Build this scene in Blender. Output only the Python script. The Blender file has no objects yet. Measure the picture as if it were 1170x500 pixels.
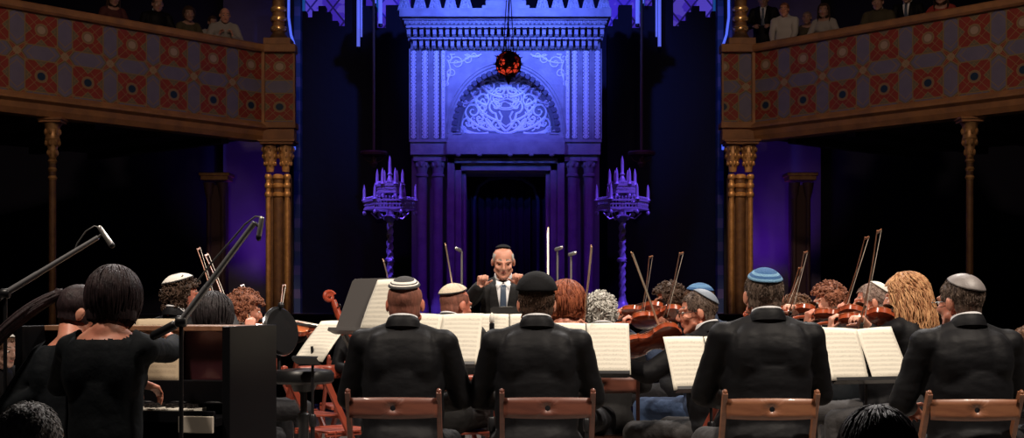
import bpy, bmesh, math, random
import numpy as np
from mathutils import Vector, Matrix, Euler
from mathutils.bvhtree import BVHTree
random.seed(7); rng = np.random.RandomState(7)
SC = bpy.context.scene
COL = SC.collection
PI = math.pi
F = 1592.0; CX = 585.0; HY = 350.0; CH = 1.22      # focal length in px, principal column, horizon row, eye height

def W(px, py, D):
    return Vector(((px-CX)/F*D, D, CH+(HY-py)/F*D))
def R(a): return math.radians(a)

# ------------------------------------------------------------------ materials
MATS = {}
def mat(name, color=(.5,.5,.5), rough=.6, metal=0., bump=None, vary=None, emis=None, sheen=0., coat=0., sss=0., trans=0., spec=.5, stretch=(1,1,1)):
    if name in MATS: return MATS[name]
    m = bpy.data.materials.new(name); m.use_nodes = True
    nt = m.node_tree; b = nt.nodes['Principled BSDF']
    b.inputs['Base Color'].default_value = (*color, 1)
    b.inputs['Roughness'].default_value = rough
    b.inputs['Metallic'].default_value = metal
    b.inputs['Specular IOR Level'].default_value = spec
    if sheen: b.inputs['Sheen Weight'].default_value = sheen
    if coat: b.inputs['Coat Weight'].default_value = coat
    if sss:
        b.inputs['Subsurface Weight'].default_value = sss
        b.inputs['Subsurface Radius'].default_value = (.012,.005,.003)
        b.inputs['Subsurface Scale'].default_value = 1.0
    if trans: b.inputs['Transmission Weight'].default_value = trans
    if emis:
        b.inputs['Emission Color'].default_value = (*emis[0],1); b.inputs['Emission Strength'].default_value = emis[1]
    tc = nt.nodes.new('ShaderNodeTexCoord'); mp = nt.nodes.new('ShaderNodeMapping')
    nt.links.new(tc.outputs['Object'], mp.inputs[0]); mp.inputs['Scale'].default_value = stretch
    if vary:
        n = nt.nodes.new('ShaderNodeTexNoise'); n.inputs['Scale'].default_value = vary[0]; n.inputs['Detail'].default_value = 4
        nt.links.new(mp.outputs[0], n.inputs['Vector'])
        r = nt.nodes.new('ShaderNodeValToRGB'); r.color_ramp.elements[0].position = .35; r.color_ramp.elements[1].position = .65
        r.color_ramp.elements[0].color = (*color,1); r.color_ramp.elements[1].color = (*vary[1],1)
        nt.links.new(n.outputs[0], r.inputs[0]); nt.links.new(r.outputs[0], b.inputs['Base Color'])
    if bump:
        n = nt.nodes.new('ShaderNodeTexNoise'); n.inputs['Scale'].default_value = bump[0]; n.inputs['Detail'].default_value = 3
        nt.links.new(mp.outputs[0], n.inputs['Vector'])
        bp = nt.nodes.new('ShaderNodeBump'); bp.inputs['Strength'].default_value = bump[1]; bp.inputs['Distance'].default_value = bump[2] if len(bump) > 2 else .01
        nt.links.new(n.outputs[0], bp.inputs['Height']); nt.links.new(bp.outputs[0], b.inputs['Normal'])
    MATS[name] = m
    return m

class NB:
    """tiny math-node builder"""
    def __init__(s, m): s.nt = m.node_tree; s.b = s.nt.nodes['Principled BSDF']
    def val(s, x):
        return x
    def m(s, op, a, b=None, c=None):
        n = s.nt.nodes.new('ShaderNodeMath'); n.operation = op
        for i, x in enumerate((a, b, c)):
            if x is None: continue
            if isinstance(x, (int, float)): n.inputs[i].default_value = x
            else: s.nt.links.new(x, n.inputs[i])
        return n.outputs[0]
    def mix(s, fac, a, b):
        n = s.nt.nodes.new('ShaderNodeMix'); n.data_type = 'RGBA'
        if isinstance(fac, (int, float)): n.inputs[0].default_value = fac
        else: s.nt.links.new(fac, n.inputs[0])
        for i, x in ((6, a), (7, b)):
            if isinstance(x, tuple): n.inputs[i].default_value = (*x, 1)
            else: s.nt.links.new(x, n.inputs[i])
        return n.outputs[2]
    def xyz(s):
        tc = s.nt.nodes.new('ShaderNodeTexCoord'); sp = s.nt.nodes.new('ShaderNodeSeparateXYZ')
        s.nt.links.new(tc.outputs['Object'], sp.inputs[0]); return sp.outputs, tc.outputs['Object']

SKIN = {}
def skin(k='mid'):
    c = {'mid':((.60,.26,.17),(.53,.19,.12)), 'red':((.56,.19,.12),(.45,.13,.085)), 'pale':((.70,.36,.26),(.62,.27,.18)), 'dim':((.42,.25,.19),(.36,.2,.15))}[k]
    return mat('skin_'+k, c[0], .5, vary=(14, c[1]), bump=(120,.15,.002), sss=.08)
def lips(): return mat('lips', (.42,.14,.11), .5)
def browm(c): return mat('brow_%d' % int(c[0]*1000), c, .8)

CLOTH = mat('black_suit_cloth', (.0055,.0055,.0068), .6, bump=(9,.35,.02), spec=.13, stretch=(.8,.8,1.3))
CLOTH2 = mat('charcoal_suit_cloth', (.014,.0135,.014), .66, bump=(9,.4,.02), spec=.15, stretch=(.8,.8,1.3))
TROUS = mat('dark_grey_trouser_cloth', (.040,.038,.039), .75, bump=(16,.6,.02), spec=.2, stretch=(.5,1,1))
TROUSB = mat('black_trouser_cloth', (.010,.010,.012), .7, bump=(16,.6,.02), spec=.2)
NAVY = mat('navy_cloth', (.028,.042,.080), .75, bump=(16,.5,.02), spec=.2)
JEANB = mat('blue_trouser_cloth', (.045,.075,.15), .75, bump=(16,.5,.02), spec=.2)
DRESS = mat('black_dress_jersey', (.0045,.006,.008), .75, bump=(14,.4,.02), spec=.12)
WHITE = mat('white_shirt_cotton', (.8,.8,.82), .7, bump=(80,.2,.004))
GREYSH = mat('pale_grey_shirt', (.35,.33,.31), .8, bump=(60,.2,.004))
SHOE = mat('black_shoe_leather', (.012,.012,.012), .3)
TIE = mat('slate_blue_tie_silk', (.05,.075,.12), .4, bump=(90,.3,.003))
BLACKM = mat('black_coated_metal', (.012,.012,.014), .38, metal=.3)
GREYM = mat('grey_desk_metal', (.12,.112,.11), .42, metal=.35)
CHROME = mat('chrome', (.6,.6,.62), .2, metal=1.)
WHITEROD = mat('pale_rod', (.55,.52,.46), .4)

# ------------------------------------------------------------------ mesh builder
class MB:
    def __init__(s): s.v = []; s.f = []; s.mi = []; s.M = None; s.mat = 0
    def add(s, vs, fs):
        o = len(s.v)
        if s.M is not None: vs = [s.M @ Vector(p) for p in vs]
        s.v += [tuple(p) for p in vs]; s.f += [tuple(i+o for i in f) for f in fs]; s.mi += [s.mat]*len(fs)
    def box(s, c, d, rot=None):
        x, y, z = (k/2 for k in d); c = Vector(c)
        vs = [Vector((a*x, b*y, e*z)) for a in (-1,1) for b in (-1,1) for e in (-1,1)]
        if rot is not None: vs = [rot @ p for p in vs]
        s.add([p+c for p in vs], [(0,1,3,2),(4,6,7,5),(0,4,5,1),(2,3,7,6),(0,2,6,4),(1,5,7,3)])
    def bar(s, a, b, w, h, up=(0,0,1)):
        a = Vector(a); b = Vector(b); d = b-a; L = d.length
        z = d.normalized(); u = Vector(up)
        if abs(z.dot(u)) > .97: u = Vector((0,1,0))
        x = z.cross(u).normalized(); y = x.cross(z).normalized()
        vs = []
        for p in (a, b):
            for i, j in ((-1,-1),(1,-1),(1,1),(-1,1)): vs.append(p + x*(i*w/2) + y*(j*h/2))
        s.add(vs, [(3,2,1,0),(4,5,6,7),(0,1,5,4),(1,2,6,5),(2,3,7,6),(3,0,4,7)])
    def ell(s, c, r, nu=14, nv=9, rot=None):
        c = Vector(c); vs = [Vector((0,0,r[2]))]
        for j in range(1, nv):
            t = PI*j/nv
            for i in range(nu):
                a = 2*PI*i/nu
                vs.append(Vector((r[0]*math.sin(t)*math.cos(a), r[1]*math.sin(t)*math.sin(a), r[2]*math.cos(t))))
        vs.append(Vector((0,0,-r[2])))
        if rot is not None: vs = [rot @ p for p in vs]
        fs = []
        for i in range(nu): fs.append((0, 1+i, 1+(i+1)%nu))
        for j in range(nv-2):
            for i in range(nu):
                a = 1+j*nu+i; b = 1+j*nu+(i+1)%nu
                fs.append((a, a+nu, b+nu, b))
        e = len(vs)-1; o = 1+(nv-2)*nu
        for i in range(nu): fs.append((e, o+(i+1)%nu, o+i))
        s.add([p+c for p in vs], fs)
    def rings(s, cs, n, cap=True):
        """cs: list of rings (lists of n Vectors)"""
        vs = [p for r in cs for p in r]; fs = []
        for j in range(len(cs)-1):
            for i in range(n):
                fs.append((j*n+i, j*n+(i+1)%n, (j+1)*n+(i+1)%n, (j+1)*n+i))
        if cap:
            fs.append(tuple(range(n-1,-1,-1))); k = (len(cs)-1)*n; fs.append(tuple(range(k, k+n)))
        s.add(vs, fs)
    def tube(s, pts, r, n=8, cap=True, flat=1.):
        pts = [Vector(p) for p in pts]
        if not isinstance(r, (list, tuple)): r = [r]*len(pts)
        t0 = (pts[1]-pts[0]).normalized(); u = Vector((0,0,1))
        if abs(t0.dot(u)) > .95: u = Vector((1,0,0))
        x = t0.cross(u).normalized(); cs = []
        for k, p in enumerate(pts):
            if k == 0: t = pts[1]-pts[0]
            elif k == len(pts)-1: t = pts[-1]-pts[-2]
            else: t = pts[k+1]-pts[k-1]
            t = t.normalized(); x = (x - t*x.dot(t)).normalized(); y = t.cross(x)
            cs.append([p + x*(r[k]*math.cos(2*PI*i/n)) + y*(flat*r[k]*math.sin(2*PI*i/n)) for i in range(n)])
        s.rings(cs, n, cap)
    def cap(s, a, b, ra, rb, n=12):
        """closed tapered capsule"""
        a = Vector(a); b = Vector(b); d = (b-a)
        L = d.length
        if L < 1e-6: d = Vector((0,0,1)); L = 1e-4
        d.normalize(); pts = []; rr = []
        for t in (-80,-50,-22): pts.append(a + d*(ra*math.sin(R(t)))); rr.append(ra*math.cos(R(t)))
        pts.append(a); rr.append(ra); pts.append(b); rr.append(rb)
        for t in (22,50,80): pts.append(b + d*(rb*math.sin(R(t)))); rr.append(rb*math.cos(R(t)))
        u = Vector((0,0,1))
        if abs(d.dot(u)) > .95: u = Vector((1,0,0))
        x = d.cross(u).normalized(); y = d.cross(x)
        s.rings([[p + x*(q*math.cos(2*PI*i/n)) + y*(q*math.sin(2*PI*i/n)) for i in range(n)] for p, q in zip(pts, rr)], n)
    def lathe(s, prof, n=20, c=(0,0,0), cap=True, twist=None):
        c = Vector(c); cs = []
        for k, (r, z) in enumerate(prof):
            cs.append([c + Vector((r*math.cos(2*PI*i/n), r*math.sin(2*PI*i/n), z)) for i in range(n)])
        s.rings(cs, n, cap)
    def prism(s, poly, y0, y1):
        """polygon in (x,z), extruded from y0 to y1"""
        n = len(poly)
        vs = [Vector((p[0], y0, p[1])) for p in poly] + [Vector((p[0], y1, p[1])) for p in poly]
        fs = [tuple(range(n)), tuple(range(2*n-1, n-1, -1))] + [(i, i+n, (i+1)%n+n, (i+1)%n) for i in range(n)]
        s.add(vs, fs)
    def mesh(s, name):
        me = bpy.data.meshes.new(name); me.from_pydata(s.v, [], s.f)
        me.polygons.foreach_set('material_index', s.mi); me.update(); return me
    def build(s, name, mats, parent=None, smooth=True, bevel=0., solid=0., loc=None, fix=True, weld=False):
        me = s.mesh(name)
        if fix:
            bm = bmesh.new(); bm.from_mesh(me)
            if weld: bmesh.ops.remove_doubles(bm, verts=bm.verts[:], dist=weld)
            bmesh.ops.recalc_face_normals(bm, faces=bm.faces[:]); bm.to_mesh(me); bm.free()
        return link(name, me, mats, parent, smooth, bevel, solid, loc)

def link(name, me, mats, parent=None, smooth=True, bevel=0., solid=0., loc=None):
    if not isinstance(mats, (list, tuple)): mats = [mats]
    for m in mats: me.materials.append(m)
    if smooth: me.polygons.foreach_set('use_smooth', [True]*len(me.polygons))
    o = bpy.data.objects.new(name, me); COL.objects.link(o)
    if parent is not None: o.parent = parent
    if loc is not None: o.location = loc
    if solid:
        md = o.modifiers.new('Solidify', 'SOLIDIFY'); md.thickness = solid; md.offset = 0
    if bevel:
        md = o.modifiers.new('Bevel', 'BEVEL'); md.width = bevel; md.segments = 2; md.limit_method = 'ANGLE'
    if smooth and not name.startswith('hair'):
        try: me.set_sharp_from_angle(angle=R(42))
        except Exception: pass
    return o

def tag(o, label=None, cat=None, group=None, kind=None):
    if label: o['label'] = label
    if cat: o['category'] = cat
    if group: o['group'] = group
    if kind: o['kind'] = kind
    return o
def thing(name, label, cat, loc=(0,0,0), rz=0., group=None):
    o = bpy.data.objects.new(name, None); COL.objects.link(o); o.empty_display_size = .1
    o.location = loc; o.rotation_euler = (0,0,rz)
    return tag(o, label, cat, group)
def struct(name, mb, m, **k):
    o = mb.build(name, m, smooth=k.pop('smooth', False), **k); o['kind'] = 'structure'; return o
def children(o): return list(o.children)
def copy_tree(o, parent=None):
    c = o.copy(); COL.objects.link(c)
    if parent is not None: c.parent = parent
    for ch in children(o): copy_tree(ch, c)
    return c

def remesh(mb, voxel, smooth=3, fac=.5):
    me = mb.mesh('tmp'); o = bpy.data.objects.new('tmp', me); COL.objects.link(o)
    md = o.modifiers.new('r', 'REMESH'); md.mode = 'VOXEL'; md.voxel_size = voxel
    if smooth:
        sm = o.modifiers.new('s', 'SMOOTH'); sm.factor = fac; sm.iterations = smooth
    dg = bpy.context.evaluated_depsgraph_get(); dg.update()
    out = bpy.data.meshes.new_from_object(o.evaluated_get(dg))
    bpy.data.objects.remove(o); bpy.data.meshes.remove(me)
    out.materials.clear()
    return out
def coords(me):
    a = np.empty(len(me.vertices)*3); me.vertices.foreach_get('co', a); return a.reshape(-1,3)
def centers(me):
    a = np.empty(len(me.polygons)*3); me.polygons.foreach_get('center', a); return a.reshape(-1,3)
def wobble(P, freq, seed, octs=4, stretch=(1,1,1)):
    r = np.random.RandomState(seed); P = P*np.array(stretch); out = np.zeros(len(P)); amp = 1.
    for o in range(octs):
        for k in range(3):
            d = r.normal(size=3); d /= np.linalg.norm(d)
            w = P @ r.normal(size=3)*freq*.7
            out += amp*np.sin(P @ d*freq + r.uniform(0,6.28) + 1.3*np.sin(w))
        freq *= 1.9; amp *= .55
    return out/3.
def wrinkle(me, amp, freq, seed, stretch=(1,1,1)):
    P = coords(me); N = np.empty(len(P)*3); me.vertices.foreach_get('normal', N); N = N.reshape(-1,3)
    w = wobble(P, freq, seed, 4, stretch)
    w = -np.abs(w)+.4          # creases
    P = P + N*(amp*w)[:,None]; me.vertices.foreach_set('co', P.ravel()); me.update()
# ------------------------------------------------------------------ people
def MT(v): return Matrix.Translation(Vector(v))
def RX(a): return Matrix.Rotation(a, 4, 'X')
def RY(a): return Matrix.Rotation(a, 4, 'Y')
def RZ(a): return Matrix.Rotation(a, 4, 'Z')

def ik(S, T, a, b, pole):
    S = Vector(S); T = Vector(T); d = T-S; L = d.length
    if L > (a+b)*.985: T = S + d.normalized()*(a+b)*.985; d = T-S; L = d.length
    L = max(L, abs(a-b)+.03)
    x = (a*a - b*b + L*L)/(2*L); h = math.sqrt(max(a*a-x*x, 1e-6))
    u = d.normalized(); p = Vector(pole); p = (p-u*p.dot(u)).normalized()
    return S + u*x + p*h, T

def hand_prims(mb, Wr, d, n, lat, curl=(25,35,25), k=1., spread=.0, thumbcurl=20):
    """wrist Wr, d towards knuckles, n palm normal, lat towards the thumb side"""
    d = Vector(d).normalized(); n = Vector(n); n = (n-d*n.dot(d)).normalized()
    l = d.cross(n).normalized()
    if l.dot(Vector(lat)) < 0: l = -l
    Wr = Vector(Wr)
    ends = []
    for i, (o, ln, r) in enumerate(((.030,.074,.0088),(.010,.082,.0092),(-.011,.077,.0088),(-.030,.060,.0078))):
        K = Wr + (d*(.088-.006*abs(i-1)) + l*o)*k
        mb.cap(Wr + d*.012*k + l*o*.55*k, K, .0145*k, .0115*k, 8)
        p = K; dd = (d + l*spread*(1.5-i)).normalized(); ang = 0
        for j, f in enumerate((.45,.31,.24)):
            ang += R(curl[j] + 3*i)
            v = dd*math.cos(ang) + n*math.sin(ang)
            q = p + v*ln*f*k; rr = r*k*(1-.10*j)
            mb.cap(p, q, rr, rr*.92, 8); p = q
        ends.append(p)
    mb.ell(Wr + d*.045*k, (.016*k,.016*k,.016*k), 8, 6)
    mb.cap(Wr + (d*.025+l*.018+n*.006)*k, Wr + (d*.05-l*.012+n*.006)*k, .017*k, .015*k, 8)
    # thumb, from the side of the palm near its base
    p = Wr + (d*.018 + l*.024)*k; ta = R(thumbcurl)
    v = (d*.62 + l*.72 + n*.25).normalized()
    for ln, r in ((.042,.0130),(.032,.0105),(.026,.0092)):
        q = p + v*ln*k; mb.cap(p, q, r*k, r*.92*k, 8); p = q
        v = (v*math.cos(ta) + (n*.75 - l*.5 + d*.15).normalized()*math.sin(ta)).normalized()
    return ends

HEADW = 1.0
def head_prims(mb, H, jaw=1., nose=1.):
    mb.M = H
    mb.ell((0,-.016,.030), (.0755,.092,.082), 20, 14)
    mb.ell((0,.022,-.012), (.064,.066,.088), 18, 12)
    mb.ell((0,.030,-.062), (.050*jaw,.050,.042), 16, 10)
    mb.ell((0,.062,-.094), (.024*jaw,.020,.018), 12, 8)
    for s in (-1,1):
        mb.cap((s*.052,.020,-.055),(s*.018*jaw,.062,-.090),.020*jaw,.016,10)
        mb.ell((s*.040,.064,-.022), (.022,.020,.020), 10, 8)
        mb.cap((s*.050,.066,.026),(s*.012,.084,.022),.010,.010,8)
        mb.ell((s*.012,.096,-.030), (.008,.010,.008), 8, 6)
        # ear
        e = MT((s*.079,-.008,-.006)) @ RZ(s*R(-22)) @ RX(R(-10))
        mb.M = H @ e
        mb.ell((0,0,0), (.009,.019,.031), 10, 8)
        mb.ell((s*.004,-.006,.002), (.006,.015,.026), 8, 6)
        mb.M = H
    mb.cap((0,.084,.018),(0,.104*(.95+.05*nose),-.022),.0085,.0125,10)
    mb.ell((0,.098,-.029), (.013,.012,.009), 10, 8)
    mb.ell((0,.080,-.052), (.019,.012,.0070), 12, 8)
    mb.ell((0,.078,-.062), (.017,.012,.0070), 12, 8)
    mb.ell((0,.072,-.057), (.026,.012,.016), 12, 8)
    mb.cap((0,-.022,-.03),(0,-.022,-.10),.052,.052,14)
    mb.M = None

HAIRS = {}
def hairmat(k):
    c = {'black':((.010,.008,.009),(.03,.024,.026)), 'dark':((.035,.02,.013),(.075,.042,.028)), 'brown':((.075,.036,.02),(.16,.08,.045)),
         'auburn':((.14,.035,.018),(.34,.10,.045)), 'red':((.12,.042,.025),(.32,.125,.07)), 'blonde':((.26,.105,.045),(.62,.35,.17)),
         'grey':((.20,.18,.165),(.42,.39,.36)), 'silver':((.36,.35,.32),(.62,.60,.55)), 'salt':((.055,.036,.028),(.15,.105,.08)),
         'stub':((.26,.10,.07),(.17,.07,.05)), 'violet':((.014,.008,.010),(.032,.018,.020)), 'ash':((.17,.11,.09),(.30,.22,.185))}[k]
    return mat('hair_'+k, c[0], .55, vary=(60, c[1]), bump=(150,.8,.004), stretch=(1,1,.25), spec=.2)

def skull_shell(H, off, keep, seed=1, noise=.002, flat=(1,1,1), freq=60, vox=.007, extra=None, sm=3):
    mb = MB(); mb.M = H
    mb.ell((0,-.016,.030), ((.0755+off)*flat[0],(.092+off)*flat[1],(.082+off)*flat[2]), 24, 18)
    mb.ell((0,-.012,-.02), ((.071+off)*flat[0],(.080+off)*flat[1],.075), 20, 14)
    if extra: extra(mb)
    me = remesh(mb, vox, sm)
    P = coords(me); N = np.empty(len(P)*3); me.vertices.foreach_get('normal', N); N = N.reshape(-1,3)
    Hi = np.array(H.inverted()); L = P @ Hi[:3,:3].T + Hi[:3,3]
    P = P + N*(noise*wobble(L, freq, seed, 4))[:,None]; me.vertices.foreach_set('co', P.ravel())
    C = centers(me) @ Hi[:3,:3].T + Hi[:3,3]
    k = keep(C[:,0], C[:,1], C[:,2])
    bm = bmesh.new(); bm.from_mesh(me); bm.faces.ensure_lookup_table()
    bmesh.ops.delete(bm, geom=[bm.faces[i] for i in np.nonzero(~k)[0]], context='FACES')
    bm.to_mesh(me); bm.free()
    return me

def join_meshes(name, mes):
    bm = bmesh.new()
    for m in mes: bm.from_mesh(m)
    out = bpy.data.meshes.new(name); bm.to_mesh(out); bm.free(); return out

def make_hair(style, color, H, root, seed=1, fine_hair=False):
    r = random.Random(seed)
    hm = hairmat(color)
    if style == 'none': return
    if style == 'short':
        def keep(x,y,z):
            face = (y > .052-.0*z) & (z < .070)
            side = (y > .020) & (z < .018)
            ear = (np.abs(x) > .06) & (y > -.030) & (z < .010)
            return ~(face | side | ear | (z < -.062) | ((z < -.045)&(y>-.05)))
        me = skull_shell(H, .0055, keep, seed, .0026)
        if fine_hair:
            mb = MB(); Hi = H.inverted()
            n = len(me.polygons)
            for q in range(900):
                p = me.polygons[r.randrange(n)]; c = Hi @ p.center
                v = Vector((c.x/.0755**2, (c.y+.016)/.092**2, (c.z-.03)/.082**2)).normalized()
                fl = Vector((0,-.25,-1.)) + Vector((r.gauss(0,.35), r.gauss(0,.35), r.gauss(0,.2))); fl = (fl-v*fl.dot(v)).normalized()
                ln_ = r.uniform(.010,.022)
                mb.tube([c-v*.001, c+v*.0025+fl*ln_*.5, c+v*.0035+fl*ln_],[.0016,.0014,.0004],3)
            for q in range(len(mb.v)): mb.v[q] = tuple(H @ Vector(mb.v[q]))
            me = join_meshes('hair', [me, mb.mesh('t')])
        return link('hair', me, hm, root)
    if style == 'stubble':
        def keep(x,y,z):
            return ~((y > .035) | (z > .066) | (z < -.055) | ((np.abs(x) > .06) & (y > -.03) & (z < .008)) | ((y>.02)&(z<.02)))
        me = skull_shell(H, .0035, keep, seed, .0006)
        return link('hair', me, hm, root)
    if style in ('curly', 'bigcurly', 'curlyshort'):
        off = {'curly':.020,'bigcurly':.028,'curlyshort':.012}[style]; low = {'curly':-.085,'bigcurly':-.12,'curlyshort':-.06}[style]
        def keepf(x,y,z):
            return not ((y > .030 and z < .060) or (y > .008 and z < .012) or z < low)
        def keep(x,y,z):
            return ~(((y > .034) & (z < .060)) | ((y > .010) & (z < .008)) | (z < low))
        def ex(mb):
            if low < -.07: mb.ell((0,-.05,low*.62), (.085,.06,.06), 16, 10)
        me = skull_shell(H, off, keep, seed, .006, freq=75, extra=ex)
        mb = MB(); mb.M = H; nn = 330 if style != 'curlyshort' else 240
        pos = 0
        while pos < nn:
            v = Vector((r.gauss(0,1), r.gauss(0,1), r.gauss(0,1))).normalized()
            c = Vector((v.x*(.078+off), -.016+v.y*(.094+off), .025+v.z*(.086+off)))
            if low < -.07 and r.random() < .25: c = Vector((v.x*.09, -.05+min(v.y,.3)*.075, low*.62+v.z*.055)); 
            if not keepf(*c): continue
            pos += 1
            rad = r.uniform(.007,.014); ax = Vector((r.gauss(0,1), r.gauss(0,1), r.gauss(0,1))).normalized()
            a = ax.orthogonal().normalized(); b = ax.cross(a)
            pts = [c + v*.004 + a*(rad*math.cos(t)) + b*(rad*math.sin(t)) + ax*(t*.0022) for t in [q*.62 for q in range(r.randint(8,15))]]
            mb.tube(pts, [.0038]*(len(pts)-1)+[.0012], 5)
        return link('hair', join_meshes('hair', [me, mb.mesh('t')]), hm, root)
    if style in ('bob', 'long', 'longwavy', 'midbob', 'ponytail'):
        low = {'bob':-.105,'long':-.20,'longwavy':-.25,'midbob':-.11,'ponytail':-.05}[style]
        off = {'bob':.022,'long':.014,'longwavy':.024,'midbob':.026,'ponytail':.008}[style]
        def keep(x,y,z):
            return ~(((y > .055) & (z < .072)) | ((y > .030) & (z < .01)) | (z < low*.72))
        def ex(mb):
            if style != 'ponytail':
                mb.ell((0,-.030,-.045), (.082+off*.6,.066+off*.5,.085 if low > -.13 else .10), 18, 12)
        me = skull_shell(H, off, keep, seed, .0016, freq=30, extra=ex)
        mb = MB(); mb.M = H
        if style == 'ponytail':
            for i in range(110):
                a = r.uniform(0,2*PI); q = math.sqrt(r.random())*.02
                x, z = q*math.cos(a), q*math.sin(a); pts = []
                sp = r.uniform(.6,1.6)
                for t in [k/9 for k in range(10)]:
                    pts.append((x*(1+t*2.2*sp)+.008*math.sin(3*t+i), -.10-.30*t*(1-.15*t), .060+z*(1+t*1.5*sp)+.010*math.sin(t*3.)-.26*t-.10*t*t))
                mb.tube(pts, [.005,.007,.008,.008,.008,.007,.006,.005,.004,.0015], 5)
            mb.lathe([(.016,-.012),(.021,-.006),(.021,.006),(.016,.012)], 12, (0,-.108,.066))
        else:
            wav = {'bob':.002,'long':.004,'longwavy':.024,'midbob':.006}[style]
            nl = 460 if style == 'longwavy' else 190
            for i in range(nl):
                a = R(r.uniform(-208, 28)) if style != 'longwavy' else R(r.uniform(-212, 32))
                th = r.uniform(.05, 1.)                       # start height on the skull
                ph = r.uniform(0,6.28); L = low*(r.uniform(.8,1.06) if style in ('long','longwavy') else r.uniform(.90,1.0)); pts = []
                for t in [k/11 for k in range(12)]:
                    if t < .5:
                        el = (PI/2)*(1-th)*(1-t*2) 
                        el = el + 0
                        rx, ry, rz = .0755+off+.004, .092+off+.004, .082+off+.004
                        p = Vector((rx*math.cos(el)*math.cos(a), -.016+ry*math.cos(el)*math.sin(a), .03+rz*math.sin(el)))
                        e0 = p
                    else:
                        u = (t-.5)*2; fl = .006*math.sin(u*3) + (.020*u if style=='longwavy' else (-.045*u*u if style in('bob','midbob') else .004*u))
                        p = Vector((e0.x*(1+fl/.1), e0.y if e0.y > 0 else (e0.y*(1+fl/.12) + .010*u), e0.z + (L-.03)*u))
                    w = wav*math.sin(t*13+ph)*min(1, t*1.6)
                    p = p + Vector((math.cos(a+1.57)*w, math.sin(a+1.57)*w, 0)) + Vector((math.cos(a), math.sin(a),0))*(wav*.7*math.cos(t*11+ph))
                    pts.append(p)
                ww = .0044 if style == 'longwavy' else .0046
                mb.tube(pts, [.003]+[ww*.7]*2+[ww]*6+[ww*.8,ww*.6,.0015], 6, flat=.6)
        return link('hair', join_meshes('hair', [me, mb.mesh('t')]), hm, root)

def kippah(H, root, label, bands, rad=.085, tilt=-28, lift=.004, hgt=1.0, roll=0, rim=0):
    """cap that follows the skull: bands = [(outer fraction, material)]"""
    A = RX(R(-tilt)) @ RY(R(roll))
    amax = rad/.088; n = 32; m = 14; mb = MB()
    c0 = Vector((0,-.016,.030)); vs = []; fs = []
    def surf(al, ph):
        d = Vector((math.sin(al)*math.cos(ph), math.sin(al)*math.sin(ph), math.cos(al)))
        d = (A.to_3x3() @ d)
        rr = 1/math.sqrt((d.x/.0755)**2 + (d.y/.092)**2 + (d.z/.082)**2)
        e = lift + .0095 + (hgt-1)*.1*math.cos(al*1.1)**.7 if hgt > 1 else lift + .0095
        return c0 + d*(rr+e)
    fr = [k/m for k in range(m+1)]
    mats = []; rings = []
    for k in range(1, m+1):
        rings.append([H @ surf(amax*fr[k], 2*PI*i/n) for i in range(n)])
    top = H @ surf(0, 0)
    vs = [top] + [p for r_ in rings for p in r_]
    for b in bands:
        if b[1] not in mats: mats.append(b[1])
    def mi(f):
        for b in bands:
            if f <= b[0]: return mats.index(b[1])
        return mats.index(bands[-1][1])
    for i in range(n): fs.append((0, 1+i, 1+(i+1)%n)); mb.mi.append(mi(0))
    for k in range(m-1):
        for i in range(n):
            a = 1+k*n+i; b = 1+k*n+(i+1)%n
            fs.append((a, a+n, b+n, b)); mb.mi.append(mi((k+1.5)/m))
    mb.v = [tuple(p) for p in vs]; mb.f = fs
    o = mb.build('kippah', mats, root, solid=.003)
    if label: o['label'] = label
    return o

def glasses(H, root, m):
    mb = MB(); mb.M = H
    for s in (-1,1):
        pts = [(s*.033+.024*math.cos(a), .097, .004+.018*math.sin(a)) for a in [k*PI/8 for k in range(17)]]
        mb.tube(pts, .0016, 5)
        mb.tube([(s*.057,.096,.008),(s*.074,.075,.008),(s*.080,.0,.008),(s*.080,-.02,-.004)], .0016, 5)
    mb.tube([(-.009,.098,.006),(0,.101,.008),(.009,.098,.006)], .0014, 5)
    o = mb.build('glasses', m, root); return o

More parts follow.
